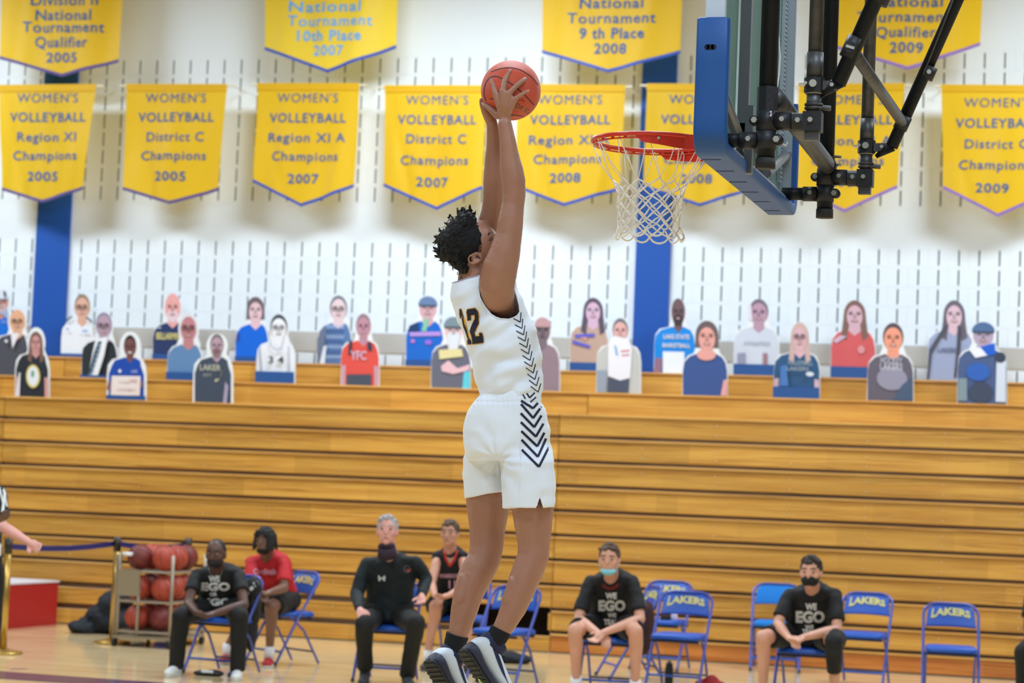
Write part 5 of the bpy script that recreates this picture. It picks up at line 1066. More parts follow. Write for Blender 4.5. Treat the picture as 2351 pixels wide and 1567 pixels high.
def shoe(A, fw, up, L_, nm='shoe', scale=1.0):
    fw = fw.normalized(); up = (up - fw * up.dot(fw)).normalized(); sd = fw.cross(up)
    prof = [(-.075, .012, .030), (-.068, .032, .055), (-.045, .042, .080), (-.01, .044, .086), (.04, .041, .082), (.09, .042, .070), (.13, .048, .058), (.17, .051, .050), (.205, .046, .042), (.228, .034, .034), (.240, .012, .020)]
    base = A - up * .080; np_ = []
    for i in range(len(prof) - 1):
        a0, a1, a2, a3 = prof[max(i - 1, 0)], prof[i], prof[i + 1], prof[min(i + 2, len(prof) - 1)]
        for k in range(4):
            t = k / 4; np_.append(tuple(.5 * (2 * p1 + (p2 - p0) * t + (2 * p0 - 5 * p1 + 4 * p2 - p3) * t * t + (3 * p1 - p0 - 3 * p2 + p3) * t ** 3) for p0, p1, p2, p3 in zip(a0, a1, a2, a3)))
    prof = np_ + [prof[-1]]
    def sec(s, w, h, z0, z1, k=20, flat=.6):
        r = []
        for t in range(k):
            a = 2 * math.pi * t / k; c, s_ = math.cos(a), math.sin(a); c2 = math.copysign(abs(c) ** .8, c); s2 = math.copysign(abs(s_) ** .8, s_)
            r.append(base + fw * s + sd * (w * c2) + up * ((z0 + z1) / 2 + (z1 - z0) / 2 * s2))
        return r
    root = part(MB().rings([sec(s, w, h, .012, .012 + h) for s, w, h in prof]), nm, M_up, pl, True)
    part(MB().rings([sec(s * 1.03, w * 1.08, h, -.026 + (.010 if s > .2 else 0), .012 + (.016 * math.exp(-((s + .05) / .05) ** 2))) for s, w, h in prof]), 'midsole', M_mid, root, True)
    tr_ = part(MB().rings([sec(s * 1.02, w * 1.02, h, -.034 + (.010 if s > .2 else 0), -.020) for s, w, h in prof]), 'outsole', M_sole, root, True)
    mb = MB()
    for k in range(13):
        s = -.062 + k * .022; w = interp([(p[0], p[1]) for p in prof], s) * .84; mb.box((-w, -.0035, -.002), (w, .0035, .002), M=Matrix.Translation(base + fw * s - up * .036) @ Matrix((sd, fw, up)).transposed().to_4x4())
    part(mb, 'tread', mat('tread_rubber', (56, 54, 52), .8), tr_)['kind'] = 'stuff'
    part(MB().ball(base + fw * .085 - up * .036, (.012, .030, .004), 14, 8, ax=(sd, fw, up)), 'lime_pod', M_lime, tr_, True)
    co = []
    for t in range(24):
        a = 2 * math.pi * t / 24; co.append((math.cos(a), math.sin(a)))
    rg = [[A + fw * (-.010 + .058 * c) + sd * (.046 * s) + up * (h + .012 * c) for c, s in co] for h in (-.012, .012, .034, .040)]
    rg[3] = [A + fw * (-.010 + .050 * c) + sd * (.039 * s) + up * (.040 + .012 * c) for c, s in co]
    part(MB().rings(rg), 'collar', M_coll, root, True)
    # swoosh-like dark side flash on the outer face
    mb = MB(); pts = []
    for k in range(9):
        t = k / 8; s = lerp(-.035, .15, t); w = interp([(p[0], p[1]) for p in prof], s); h = interp([(p[0], p[2]) for p in prof], s); zc = .012 + h * lerp(.75, .42, t); wd = .016 * math.sin(math.pi * min(1, t * 1.1 + .08)) + .003
        for dz in (-wd / 2, wd / 2):
            z = zc + dz; vv = (z - .012 - h / 2) / (h / 2); cc = (max(0, 1 - abs(vv) ** (2 / .8)) ** .5) ** .8; pts.append((s, w * cc + .0018, z))
    for sg in (-1, 1):
        mb.add([base + fw * s + sd * (sg * w) + up * z for s, w, z in pts], [(2 * i, 2 * i + 1, 2 * i + 3, 2 * i + 2) for i in range(8)])
    part(mb, 'side_flash', M_coll, root)
    mb = MB()
    for k in range(5):
        s = .055 + k * .020; w = .020; h = interp([(p[0], p[2]) for p in prof], s) + .013
        mb.tube([base + fw * s - sd * w + up * (h - .006), base + fw * (s + .006) + up * (h + .003), base + fw * s + sd * w + up * (h - .006)], .0025, 6)
    c = base + fw * .050 + up * (.10)
    for sg in (-1, 1): mb.tube([c, c + sd * sg * .012 + up * .010 + fw * .010, c + sd * sg * .016 + up * .006 + fw * .030, c + sd * sg * .010 + up * .0 + fw * .022, c], .0018, 6)
    part(mb, 'laces', M_lace, root, True)['kind'] = 'stuff'
    return root
fwL = MR * .42 - MU * .80 + MF * .30
upL = MR * .66 + MU * .45 + MF * .80
shoe(P(1037, 1512, 9.03), fwL, upL, .3)
fwR = MR * .50 - MU * .80 + MF * .16
upR = MR * .74 + MU * .48 + MF * .55
shoe(P(1127, 1489, 8.85), fwR, upR, .3)
# ================================================================== folding chairs
M_cf = mat('blue_chair_tube_lilac_sheen', (78, 92, 176), .35, .2); M_cv = mat('royal_blue_vinyl', (24, 82, 182), .42, bump=.15, bscale=120); M_cb = mat('bright_blue_fabric', (8, 118, 204), .8); M_cd = mat('dark_blue_underframe', (18, 28, 66), .5)  # lilac of the tube's specular sheen is put into its base colour
M_cy = mat('yellow_lettering', (222, 214, 130), .6); M_foot = mat('grey_foot_cap', (60, 66, 78), .8)
def V(*a): return Vector(a)
CHX = {}
def chair_parts(kind):
    vin = M_cb if kind == 'bright' else M_cv
    L = []
    mb = MB(); w = .225; r = .05; z1 = .845
    side = [V(-w, -.245, .012), V(-w, -.02, .42), V(-w, .17, .712), V(-w + .012, .192, .750), V(-w + .05, .205, .785), V(-w + .11, .212, .800)]
    pts = side + [V(-p.x, p.y, p.z) for p in side[::-1]]
    mb.tube(pts, .0125, 8); L.append(('frame_tube', mb, M_cf, None))
    for s in (-1, 1): L.append(('rear_leg', MB().tube([V(s * .20, .235, .012), V(s * .20, .06, .30), V(s * .20, -.10, .43)], .011, 8), M_cf, None))
    L.append(('cross_bar', MB().cyl((-w, -.185, .12), (w, -.185, .12), .010, n=8), M_cv, None))
    L.append(('cross_bar', MB().cyl((-.20, .175, .115), (.20, .175, .115), .009, n=8), M_cd, None))
    mb = MB().box((-.205, -.20, .395), (.205, -.185, .415)); mb.box((-.205, .12, .395), (.205, .135, .415)); L.append(('seat_rail', mb, M_cd, None))
    def rr(z, i, o=0):
        out = []
        for sx, sy, a0 in ((1, 1, 0), (-1, 1, 90), (-1, -1, 180), (1, -1, 270)):
            for k in range(4): a = R(a0 + 30 * k); out.append(V(sx * (.205 - i - .04) + .04 * math.cos(a), -.02 + sy * (.20 - i - .04) + .04 * math.sin(a), z + o))
        return out
    L.append(('seat', MB().rings([rr(.418, .01), rr(.424, 0), rr(.446, 0), rr(.460, .012), rr(.465, .04)]), vin, None))
    mb = MB(); rg = []; N = 12
    def bp(t, z, f): x = .205 * math.sin(t * 1.15) / math.sin(1.15); return V(x * (1 - .10 * max(0, (z - .72) / .12)), .205 - .055 * (1 - math.cos(t * 1.0)) * 1.0 + (z - .78) * .30 + f, z - .042 - .02 * (abs(t) ** 2) * (1 if z > .76 else .5))
    for k in range(N + 1):
        t = -1 + 2 * k / N; e = .55 + .45 * math.sqrt(max(0, 1 - t ** 8))
        zl_, zh = .655, .655 + .185 * (1 - .16 * t ** 4)
        rg.append([bp(t, zl_, -.004), bp(t, zl_ + .012, -.016), bp(t, zh - .014, -.016), bp(t, zh, -.004), bp(t, zh, .008), bp(t, zl_, .008)])
    L.append(('backrest', MB().rings(rg), vin, None))
    if kind != 'bright':
        vs, fs = textmesh('LAKERS', 1.0, .045, 'LEFT'); x0 = min(v.x for v in vs); x1 = max(v.x for v in vs); out = []
        for v in vs:
            u = (v.x - x0) / (x1 - x0) * 2 - 1; t = u * .72; zz = .775 + (v.y) * .080 * (1 + (.35 if u < -.66 else 0)) - .014 * u * u
            p = bp(t, zz, -.0215); out.append(p)
        L.append(('lettering', MB().add(out, fs), M_cy, 'backrest'))
    mb = MB()
    L.append(('foot_cap', MB().cyl((-w, -.25, 0), (-w, -.245, .03), .015, n=8), M_foot, 'frame_tube')); L.append(('foot_cap', MB().cyl((w, -.25, 0), (w, -.245, .03), .015, n=8), M_foot, 'frame_tube'))
    return L
def chair(x, y, rot, label, kind='std'):
    if kind not in CHX:
        CHX[kind] = [(n, mb.mesh(n, m, True), p) for n, mb, m, p in chair_parts(kind)]
        for n, me, p in CHX[kind]: autosmooth(me, 45)
    root = empty('folding_chair', (x, y, 0), label, 'chair', 'blue folding chairs in front of the bleachers'); root.rotation_euler = (0, 0, R(rot)); d = {}
    for n, me, p in CHX[kind]:
        o = bpy.data.objects.new(n, me); COL.objects.link(o); o.parent = d[p] if p else root; d.setdefault(n, o)
    return root
CH = 'blue folding chair '
chair(-1.36, 19.50, 6, 'empty blue folding chair with yellow lettering, rightmost of the row, standing alone')
chair(-2.22, 20.80, -4, 'empty blue folding chair just right of the seated player in a black mask')
chair(-3.56, 19.15, -3, 'empty blue folding chair with yellow lettering, front one beside the player with the blue mask')
chair(-4.10, 21.15, -6, 'blue folding chair half hidden behind another beside the player with the blue mask')
chair(-4.14, 19.95, -62, 'blue folding chair turned sideways with a black rucksack hung on its back')
chair(-3.15, 21.85, 8, 'bright blue folding chair without lettering, behind the player in the black mask', 'bright')
chair(-4.90, 18.50, -12, 'empty blue folding chair with yellow lettering seen between the dunking player\'s shins')
chair(-5.70, 19.97, 4, 'blue folding chair under the boy in the black and red jersey')
chair(-7.10, 19.25, -34, 'blue folding chair under the person in the red tee')
chair(-7.14, 17.95, -12, 'blue folding chair under the coach in the black tee and white shoes')
chair(-5.80, 18.18, 4, 'blue folding chair under the grey haired coach in the dark pullover')
chair(-3.95, 18.28, 3, 'blue folding chair under the player with the light blue mask')
chair(-2.39, 18.33, -2, 'blue folding chair under the player with the black mask and black legging')
chair(-.50, 18.48, 0, 'blue folding chair under the black clad knee at the lower right corner')
# ================================================================== seated and standing people
SKN = {'dark': (92, 62, 52), 'brown': (122, 86, 70), 'fair': (214, 158, 134), 'pink': (222, 160, 148), 'tan': (206, 150, 126)}
def skn(k): return skin_mat('skin_' + k, SKN[k], .5, .05)
M_tee = fabric('black_tee', (9, 11, 16)); M_trk = fabric('black_trousers', (8, 9, 12)); M_red = fabric('red_tee', (196, 30, 40)); M_pull = fabric('dark_green_pullover', (10, 24, 30)); M_wht = mat('white_print', (226, 228, 230), .7)
M_shw = mat('white_trainer', (236, 238, 242), .5); M_shr = mat('red_trainer', (190, 24, 44), .5); M_shg = mat('dark_grey_trainer', (54, 54, 62), .6); M_sok = fabric('white_sock', (228, 228, 234)); M_maskb = fabric('black_face_mask', (8, 8, 12)); M_maskc = fabric('light_blue_face_mask', (130, 206, 222))
def hand5(b, w, d, lat, sc=1.0, curl=.25, nrm=None):
    d = d.normalized(); lat = (lat - d * lat.dot(d)).normalized(); n = lat.cross(d) if nrm is None else nrm
    c = w + d * .045 * sc; b.ball(c, (.040 * sc, .050 * sc, .017 * sc), 14, 8, ax=(lat, d, n)); b.cap(w, .026 * sc, c, .026 * sc, 10)
    for i, (o, L_) in enumerate(((-.030, .062), (-.010, .075), (.011, .070), (.030, .056))):
        p0 = c + lat * o * sc + d * .030 * sc; p1 = p0 + (d * (1 - curl * .4) + lat * o * 2.5 - n * curl).normalized() * L_ * .5 * sc; p2 = p1 + (d * (1 - curl) + lat * o * 1.5 - n * curl * 2.2).normalized() * L_ * .5 * sc
        b.chain([(p0, .0105 * sc), (p1, .0095 * sc), (p2, .008 * sc)], 8)
    p0 = w + d * .02 * sc - lat * .028 * sc; p1 = p0 + (d * .6 - lat * .8 - n * .3).normalized() * .035 * sc; p2 = p1 + (d - lat * .2 - n * .4).normalized() * .030 * sc
    b.chain([(p0, .014 * sc), (p1, .012 * sc), (p2, .009 * sc)], 8)
def headparts(b, hc, yaw, pitch, sc=1.0, jaw=1.0):
    """yaw 0 looks at the camera side (-Y); positive turns towards image right"""
    f = Vector((math.sin(R(yaw)) * math.cos(R(pitch)), -math.cos(R(yaw)) * math.cos(R(pitch)), math.sin(R(pitch)))); s = Vector((0, 0, 1)).cross(f).normalized() * -1; u = s.cross(f).normalized()
    if u.z < 0: u = -u
    b.ball(hc + u * .015 * sc, (.076 * sc, .096 * sc, .098 * sc), 24, 14, ax=(s, f, u)); b.ball(hc + f * .022 * sc - u * .045 * sc, (.060 * sc * jaw, .066 * sc, .066 * sc), 20, 12, ax=(s, f, u))
    b.ball(hc + f * .058 * sc - u * .092 * sc, (.026 * sc * jaw, .022 * sc, .018 * sc), 10, 8, ax=(s, f, u))
    b.cap(hc + f * .086 * sc + u * .008 * sc, .008 * sc, hc + f * .104 * sc - u * .026 * sc, .013 * sc, 8)
    b.cap(hc + f * .080 * sc + u * .030 * sc + s * .035 * sc, .009 * sc, hc + f * .080 * sc + u * .030 * sc - s * .035 * sc, .009 * sc, 8)
    b.cap(hc + f * .084 * sc - u * .058 * sc + s * .016 * sc, .009 * sc, hc + f * .084 * sc - u * .058 * sc - s * .016 * sc, .009 * sc, 8)
    for g in (-1, 1): b.ball(hc + s * g * .077 * sc - f * .004 * sc - u * .010 * sc, (.010 * sc, .020 * sc, .032 * sc), 10, 8, ax=(s, f, u)); b.ball(hc + s * g * .045 * sc + f * .062 * sc - u * .02 * sc, (.022 * sc, .02 * sc, .024 * sc), 10, 8, ax=(s, f, u))
    return f, s, u
def face(par, hc, f, s, u, sc, hairc, skinc, mouth=True):
    M_e = mat('eye_white_soft', (150, 138, 134), .4); M_i = mat('dark_iris', (24, 16, 14), .1)
    for g in (-1, 1):
        c = hc + s * g * .032 * sc + f * .0835 * sc + u * .008 * sc; e = part(MB().ball(c, (.014 * sc, .008 * sc, .008 * sc), 10, 8, ax=(s, f, u)), 'eye', M_e, par, True); part(MB().ball(c + f * .004 * sc, (.007 * sc, .006 * sc, .007 * sc), 8, 6, ax=(s, f, u)), 'iris', M_i, e, True)
        part(MB().tube([hc + s * g * .014 * sc + f * .093 * sc + u * .031 * sc, hc + s * g * .034 * sc + f * .090 * sc + u * .037 * sc, hc + s * g * .052 * sc + f * .078 * sc + u * .030 * sc], .0042 * sc, 6), 'eyebrow', hairc, par)
    if mouth: part(MB().ball(hc + f * .0925 * sc - u * .058 * sc, (.021 * sc, .006 * sc, .0055 * sc), 10, 6, ax=(s, f, u)), 'lips', mat('lips_' + skinc, tuple(int(v * (.78 if i == 0 else .62)) for i, v in enumerate(SKN[skinc])), .5), par, True)
def hairdo(par, hc, f, s, u, sc, style, m):
    b = MB(); rs = random.Random(int(hc.x * 1000) & 4095)
    if style == 'bald': return
    if style == 'fade': b.ball(hc + u * .024 * sc - f * .010 * sc, (.078 * sc, .094 * sc, .092 * sc), 24, 14, ax=(s, f, u)); amp = .0008
    else:
        b.ball(hc + u * .030 * sc - f * .016 * sc, (.084 * sc, .100 * sc, .098 * sc), 24, 14, ax=(s, f, u)); amp = .004
        for k in range(46):
            a = rs.uniform(0, 6.28); t = rs.uniform(0, .95); d = s * (math.sin(a) * t * .075) + f * (math.cos(a) * t * .085) + u * (.118 - t * t * .05)
            b.cap(hc + d * sc, .016 * sc, hc + (d + f * .018 + s * rs.uniform(-.015, .015) + u * .004) * sc, .010 * sc, 6)
    if style == 'locs':
        for k in range(54):
            a = R(rs.uniform(35, 325)); t = .95; p0 = hc + (s * math.sin(a) * .080 + f * math.cos(a) * .085 + u * .055) * sc; p1 = hc + (s * math.sin(a) * .105 + f * math.cos(a) * .095 - u * rs.uniform(.03, .08)) * sc
            b.cap(p0, .018 * sc, p1, .010 * sc, 6)
        for k in range(6):
            x = -.05 + .02 * k; b.cap(hc + (s * x + f * .075 + u * .09) * sc, .010 * sc, hc + (s * (x * 1.3) + f * .10 + u * .045) * sc, .006 * sc, 6)
    me = melt(b, .006, 'hair', m, 1, lambda co: amp * noise.noise(co * 90)); o = place('hair', me); wparent(o, par)
def pixtext(bv, s, xc, yc, w, h, m, par, off=.004, bold=.02, arch=0, name='lettering', Yd=18):
    vs, fs = textmesh(s, 1.0, bold, 'LEFT'); x0 = min(v.x for v in vs); x1 = max(v.x for v in vs); out = []
    for v in vs:
        u = (v.x - x0) / (x1 - x0) - .5; out.append(hit(bv, xc + u * w, yc - v.y * h / .7 + arch * u * u * 4, off, Yd))
    return part(MB().add(out, fs), name, m, par)
def shoe_s(par, ank, toe, m, sock=None):
    d = Vector((toe.x - ank.x, toe.y - ank.y, 0)).normalized(); b = MB(); g = Vector((ank.x, ank.y, 0)); l = d.cross(Vector((0, 0, 1)))
    b.ball(g + d * -.02 + V(0, 0, .048), (.042, .058, .046), 14, 8, ax=(l, d, V(0, 0, 1))); b.ball(g + d * .07 + V(0, 0, .042), (.044, .09, .040), 14, 8, ax=(l, d, V(0, 0, 1))); b.ball(g + d * .15 + V(0, 0, .034), (.046, .065, .032), 14, 8, ax=(l, d, V(0, 0, 1))); b.cap(g + V(0, 0, .06) - d * .01, .045, g + V(0, 0, .10) - d * .008, .044)
    me = melt(b, .007, 'shoe', m, 2); o = place('shoe', me); wparent(o, par)
    mb = MB(); rg = []
    for z in (.002, .022): rg.append([g + d * (.062 + .150 * math.cos(R(a))) + l * (.050 * math.sin(R(a)) * (1 - .12 * math.cos(R(a + 180)))) + V(0, 0, z) for a in range(0, 360, 15)])
    part(mb.rings(rg), 'shoe_sole', mat('pale_sole', (214, 214, 212), .6) if m is not M_shg else mat('grey_sole', (90, 90, 96), .6), o)
def figure(nm_label, J, skin, top, bot, hair_m, hstyle, yaw=0, pitch=0, sleeve=.72, legs='long', shoes=M_shw, mask=None, facial=False, width=1.0, hsc=1.0, socks=False, group=None, sleeveless=False, legcols=None):
    """J: joints as (px, py, Y)"""
    Pj = {k: P(*v) for k, v in J.items()}
    gx = Pj['hip']
    root = empty('person', (gx.x, gx.y, 0), nm_label, 'person', group); b = MB()
    hc = Pj['head']; f, s, u = headparts(b, hc, yaw, pitch, hsc)
    shL, shR = Pj['shL'], Pj['shR']; neck = (shL + shR) / 2 + V(0, 0, .055); hip = Pj['hip']
    if 'hipL' not in J: hip.z = .555
    b.chain([(neck - V(0, 0, .06), .062), (neck.lerp(hc, .45), .054), (hc - u * .06, .052)], 14)
    for S in 'LR':
        sh, el, wr, ha = Pj['sh' + S], Pj['el' + S], Pj['wr' + S], Pj['ha' + S]
        b.chain([(sh - V(0, 0, .022), .042), (sh.lerp(el, .35), .046), (sh.lerp(el, .75), .043), (el, .040), (el.lerp(wr, .3), .041), (el.lerp(wr, .7), .033), (wr, .026)], 12)
        lat = V(-1 if S == 'L' else 1, 0, .2)
        hand5(b, wr, ha - wr, lat * (-1 if 'cross' in J else 1), hsc, .35)
    hl = Pj.get('hipL', hip + V(-.10, 0, 0)); hr = Pj.get('hipR', hip + V(.10, 0, 0))
    for S, h0 in (('L', hl), ('R', hr)):
        kn, an = Pj['kn' + S], Pj['an' + S]; back = V(0, .03, 0)
        b.chain([(h0, .085), (h0.lerp(kn, .5), .075), (kn, .058), (kn.lerp(an, .25) + back * .8, .056), (kn.lerp(an, .6) + back * .4, .044), (an, .034), (V(an.x, an.y, .05), .034)], 14)
    axs = (hip - neck); lat = (shR - shL).normalized()
    def torso(b, ex, n0=.0, top_=1.0):
        rg = []; dn = axs.normalized(); fr = lat.cross(dn).normalized(); L_ = axs.length
        for t, w, e in ((-.03, .058, .052), (.03, .092, .075), (.08, .130, .092), (.14, .165, .105), (.26, .180, .122), (.45, .172, .125), (.65, .160, .122), (.85, .170, .128), (1.0, .175, .135), (1.10, .150, .115)):
            w *= width; c = neck + dn * (L_ * t) + fr * 0 + V(0, .02 * math.sin(math.pi * min(1, max(0, t))), 0); rg.append([c + lat * ((w + ex) * math.copysign(abs(math.cos(a)) ** .9, math.cos(a))) + fr * ((e + ex) * math.sin(a)) for a in [2 * math.pi * k / 24 for k in range(24)]])
        b.rings(rg)
    torso(b, -.012)
    body = place('body', melt(b, .0085, 'figure_body', skn(skin), 2)); wparent(body, root); bvb_ = bvh_of(body)
    # top
    c = MB(); torso(c, .010)
    for S in 'LR':
        sh, el, wr = Pj['sh' + S], Pj['el' + S], Pj['wr' + S]; sg = -1 if S == 'L' else 1
        c.chain([(neck + lat * sg * .05 - V(0, 0, .055), .050), (sh - V(0, 0, .018), .056)], 12)
        if sleeveless: continue
        if sleeve > 1: c.chain([(sh - V(0, 0, .016), .058), (sh.lerp(el, .5), .062), (el, .058), (el.lerp(wr, .5), .050), (el.lerp(wr, .92), .040)], 12)
        else:
            e_ = sh.lerp(el, sleeve); dd = (el - sh).normalized(); a_, b_ = frame(dd)
            c.chain([(sh - V(0, 0, .018), .056), (sh.lerp(el, sleeve * .5), .060)], 12); c.cyl(sh.lerp(el, .12), e_, .054, .066, 16)
    def fold(co): return .006 * noise.noise(co * 13) + .003 * noise.noise(Vector((co.x * 25, co.y * 25, co.z * 9)))
    tm = melt(c, .010, 'garment', top, 2, fold); to = place('pullover' if sleeve > 1 else ('vest' if sleeveless else 'tee_shirt'), tm); wparent(to, root)
    c = MB(); c.ball(hip + V(0, .01, .0), (.185 * width, .15, .13), 20, 12)
    for S, h0 in (('L', hl), ('R', hr)):
        kn, an = Pj['kn' + S], Pj['an' + S]; lg = legs if legs in ('long', 'short') else ('long' if legs == S else 'short')
        if lg == 'long': c.chain([(h0, .100), (h0.lerp(kn, .6), .092), (kn, .078), (kn.lerp(an, .5), .068)], 14); c.cyl(kn.lerp(an, .4), an - V(0, 0, .01), .066, .064, 18)
        else:
            c.chain([(h0, .102), (h0.lerp(kn, .5), .094)], 14); c.cyl(h0.lerp(kn, .2), h0.lerp(kn, .84), .098, .090, 18)
    tr = place('trousers' if legs == 'long' else 'shorts', melt(c, .011, 'garment', bot, 2, fold)); wparent(tr, root)
    if legs in ('L', 'R'):
        kn, an = Pj['kn' + legs], Pj['an' + legs]
    if socks:
        for S in 'LR':
            an = Pj['an' + S]; part(MB().cyl(V(an.x, an.y, .05), V(an.x, an.y, .165) + (Pj['kn' + S] - an) * .02, .046, .044, 14), 'sock', M_sok, root, True)
    for S in 'LR': shoe_s(root, Pj['an' + S], Pj['to' + S], shoes)
    hd = body
    face(hd, hc, f, s, u, hsc, hair_m, skin, mask is None or facial)
    hairdo(hd, hc, f, s, u, hsc, hstyle, hair_m)
    if facial == 'beard': 
        q = MB(); q.ball(hc + f * .030 * hsc - u * .062 * hsc, (.064 * hsc, .066 * hsc, .052 * hsc), 18, 10, ax=(s, f, u)); o = part(q, 'beard', hair_m, hd, True)
    if mask:
        q = MB(); lo = -.088 if mask[1] == 'chin' else -.055; rr = (.058, .058, .032) if mask[1] == 'chin' else (.068, .080, .050)
        q.ball(hc + f * (.036 if mask[1] == 'chin' else .028) * hsc + u * (lo + .0) * hsc, tuple(v * hsc for v in rr), 20, 12, ax=(s, f, u)); mo = part(q, 'face_mask', mask[0], root, True)
        for g in (-1, 1): part(MB().tube([hc + (s * g * .058 + f * .03 + u * lo) * hsc, hc + (s * g * .080 + f * .0 - u * .02) * hsc], .0025, 5), 'ear_loop', mask[0], mo)
    return root, body, to, tr, (hc, f, s, u)
M_hbk = mat('black_short_hair', (20, 18, 20), .7); M_hbr = mat('brown_hair', (84, 64, 52), .7, var=.2, vscale=60); M_hgr = mat('grey_hair', (168, 166, 170), .7, var=.15, vscale=60); M_hdk = mat('dark_brown_hair', (46, 36, 32), .7)
# coach in black tee
r_, bo, to, tr, hd = figure('coach in black tee, black trousers and white shoes, leaning forward with clasped hands', dict(head=(496, 1270, 17.55), shL=(452, 1315, 17.72), shR=(549, 1315, 17.72), elL=(432, 1386, 17.52), elR=(560, 1388, 17.52), wrL=(452, 1406, 17.32), wrR=(492, 1408, 17.30), haL=(474, 1408, 17.22), haR=(468, 1414, 17.22), hip=(505, 1432, 17.92), knL=(416, 1414, 17.40), knR=(549, 1414, 17.42), anL=(404, 1528, 17.50), anR=(546, 1536, 17.50), toL=(385, 1548, 17.30), toR=(540, 1560, 17.25)), 'dark', M_tee, M_trk, M_hbk, 'fade', 4, -6, .60, 'long', M_shw, None, 'beard', 1.16, 1.02)
bv = bvh_of(to)
for s_, x, y, w, h in (('WE', 492, 1329, 26, 13), ('EGO', 495, 1347, 66, 17), ('OR', 490, 1364, 17, 8), ('EGO', 499, 1382, 62, 15)): pixtext(bv, s_, x, y, w, h, M_wht, to, .005, .05)
part(MB().tube([hit(bv, x, y, .004) for x, y in ((478, 1303), (482, 1314), (489, 1328), (495, 1335), (503, 1326), (508, 1316), (512, 1303))], .003, 5), 'neck_chain', M_nut, to)
# person in the red tee
r_, bo, to, tr, hd = figure('person with chin length black locs, red tee, chin mask and red shoes', dict(head=(609, 1241, 18.85), shL=(578, 1285, 19.0), shR=(652, 1283, 19.0), elL=(577, 1345, 18.85), elR=(652, 1350, 18.85), wrL=(597, 1364, 18.65), wrR=(622, 1358, 18.62), haL=(612, 1372, 18.55), haR=(604, 1364, 18.55), hip=(640, 1402, 19.25), knL=(566, 1402, 18.85), knR=(622, 1392, 18.70), anL=(522, 1486, 18.90), anR=(619, 1488, 18.85), toL=(508, 1500, 18.7), toR=(610, 1515, 18.6)), 'brown', M_red, M_trk, M_hbk, 'locs', -6, 0, .78, 'short', M_shr, (M_maskb, 'chin'), False, .95, .98, True)
bv = bvh_of(to)
pixtext(bv, 'Cardinals', 608, 1312, 52, 13, mat('pink_white_print', (226, 170, 186), .7), to, .005, .02, name='script_lettering')
# grey haired coach
r_, bo, to, tr, hd = figure('grey haired coach in a dark green pullover leaning with one hand on his knee', dict(head=(889, 1219, 17.75), shL=(842, 1290, 17.98), shR=(952, 1286, 17.98), elL=(820, 1362, 17.9), elR=(978, 1328, 18.1), wrL=(826, 1398, 17.62), wrR=(968, 1366, 17.85), haL=(838, 1428, 17.50), haR=(966, 1392, 17.75), hip=(890, 1432, 18.15), knL=(836, 1432, 17.58), knR=(955, 1430, 17.62), anL=(838, 1530, 17.80), anR=(935, 1548, 17.85), toL=(834, 1560, 17.6), toR=(945, 1575, 17.6)), 'pink', M_pull, M_trk, M_hgr, 'short', 12, 8, 1.2, 'long', M_shg, None, False, 1.20, 1.04)
bv = bvh_of(to)
M_or = mat('orange_emblem', (170, 84, 60), .7)
decal(bv, [strip([(930, 1300), (936, 1298), (942, 1302), (943, 1309), (937, 1314), (930, 1312), (927, 1306), (930, 1300)], 2)[k] for k in range(7)], 'chest_emblem', mat('grey_emblem', (100, 92, 104), .7), to, .005); decal(bv, [[(933, 1306), (943, 1305), (943, 1311), (934, 1312)]], 'chest_emblem', M_or, to, .006)
decal(bv, [[(868, 1321), (871, 1320), (874, 1328), (873, 1333), (869, 1333)], [(882, 1320), (885, 1323), (884, 1333), (880, 1333), (878, 1326)], [(869, 1325), (883, 1325), (883, 1328), (870, 1328)]], 'chest_mark', M_wht, to, .005)
hc, f, s, u = hd; part(MB().cyl(hc - u * .118 - f * .012, hc - V(0, 0, .200) + V(0, .035, 0), .070, .082, 20).ball(hc - u * .118 - f * .012, (.070, .074, .030), 18, 10, ax=(s, f, u)), 'neck_gaiter', mat('dark_patterned_gaiter', (44, 30, 46), .8, var=.5, vscale=60), bo, True)
# boy in black and red jersey
r_, bo, to, tr, hd = figure('boy with brown hair in a sleeveless black jersey with a red v collar', dict(head=(1033, 1224, 19.6), shL=(1006, 1273, 19.72), shR=(1062, 1273, 19.72), elL=(990, 1340, 19.55), elR=(1072, 1345, 19.55), wrL=(998, 1366, 19.35), wrR=(1030, 1366, 19.35), haL=(1012, 1372, 19.25), haR=(1006, 1372, 19.25), hip=(1030, 1392, 19.95), knL=(1000, 1392, 19.45), knR=(1066, 1392, 19.45), anL=(985, 1476, 19.5), anR=(1076, 1472, 19.5), toL=(975, 1490, 19.3), toR=(1080, 1490, 19.3)), 'tan', M_tee, M_trk, M_hbr, 'short', 0, 0, .7, 'short', M_shg, None, False, .92, .98, True, sleeveless=True)
bv = bvh_of(to); M_rc = mat('red_collar', (214, 44, 34), .7)
decal(bv, strip([(1018, 1262), (1024, 1284), (1033, 1299), (1044, 1284), (1050, 1262)], 4), 'v_collar', M_rc, to, .006); decal(bv, [[(1021, 1262), (1026, 1281), (1033, 1294), (1042, 1281), (1047, 1262)]], 'bare_chest', skn('tan'), to, .004)
pixtext(bv, 'WARRIORS', 1033, 1322, 50, 9, mat('pink_white_print', (226, 170, 186), .7), to, .006, .03); pixtext(bv, '11', 1038, 1342, 16, 18, mat('pink_white_print', (226, 170, 186), .7), to, .006, .03, name='shirt_number')
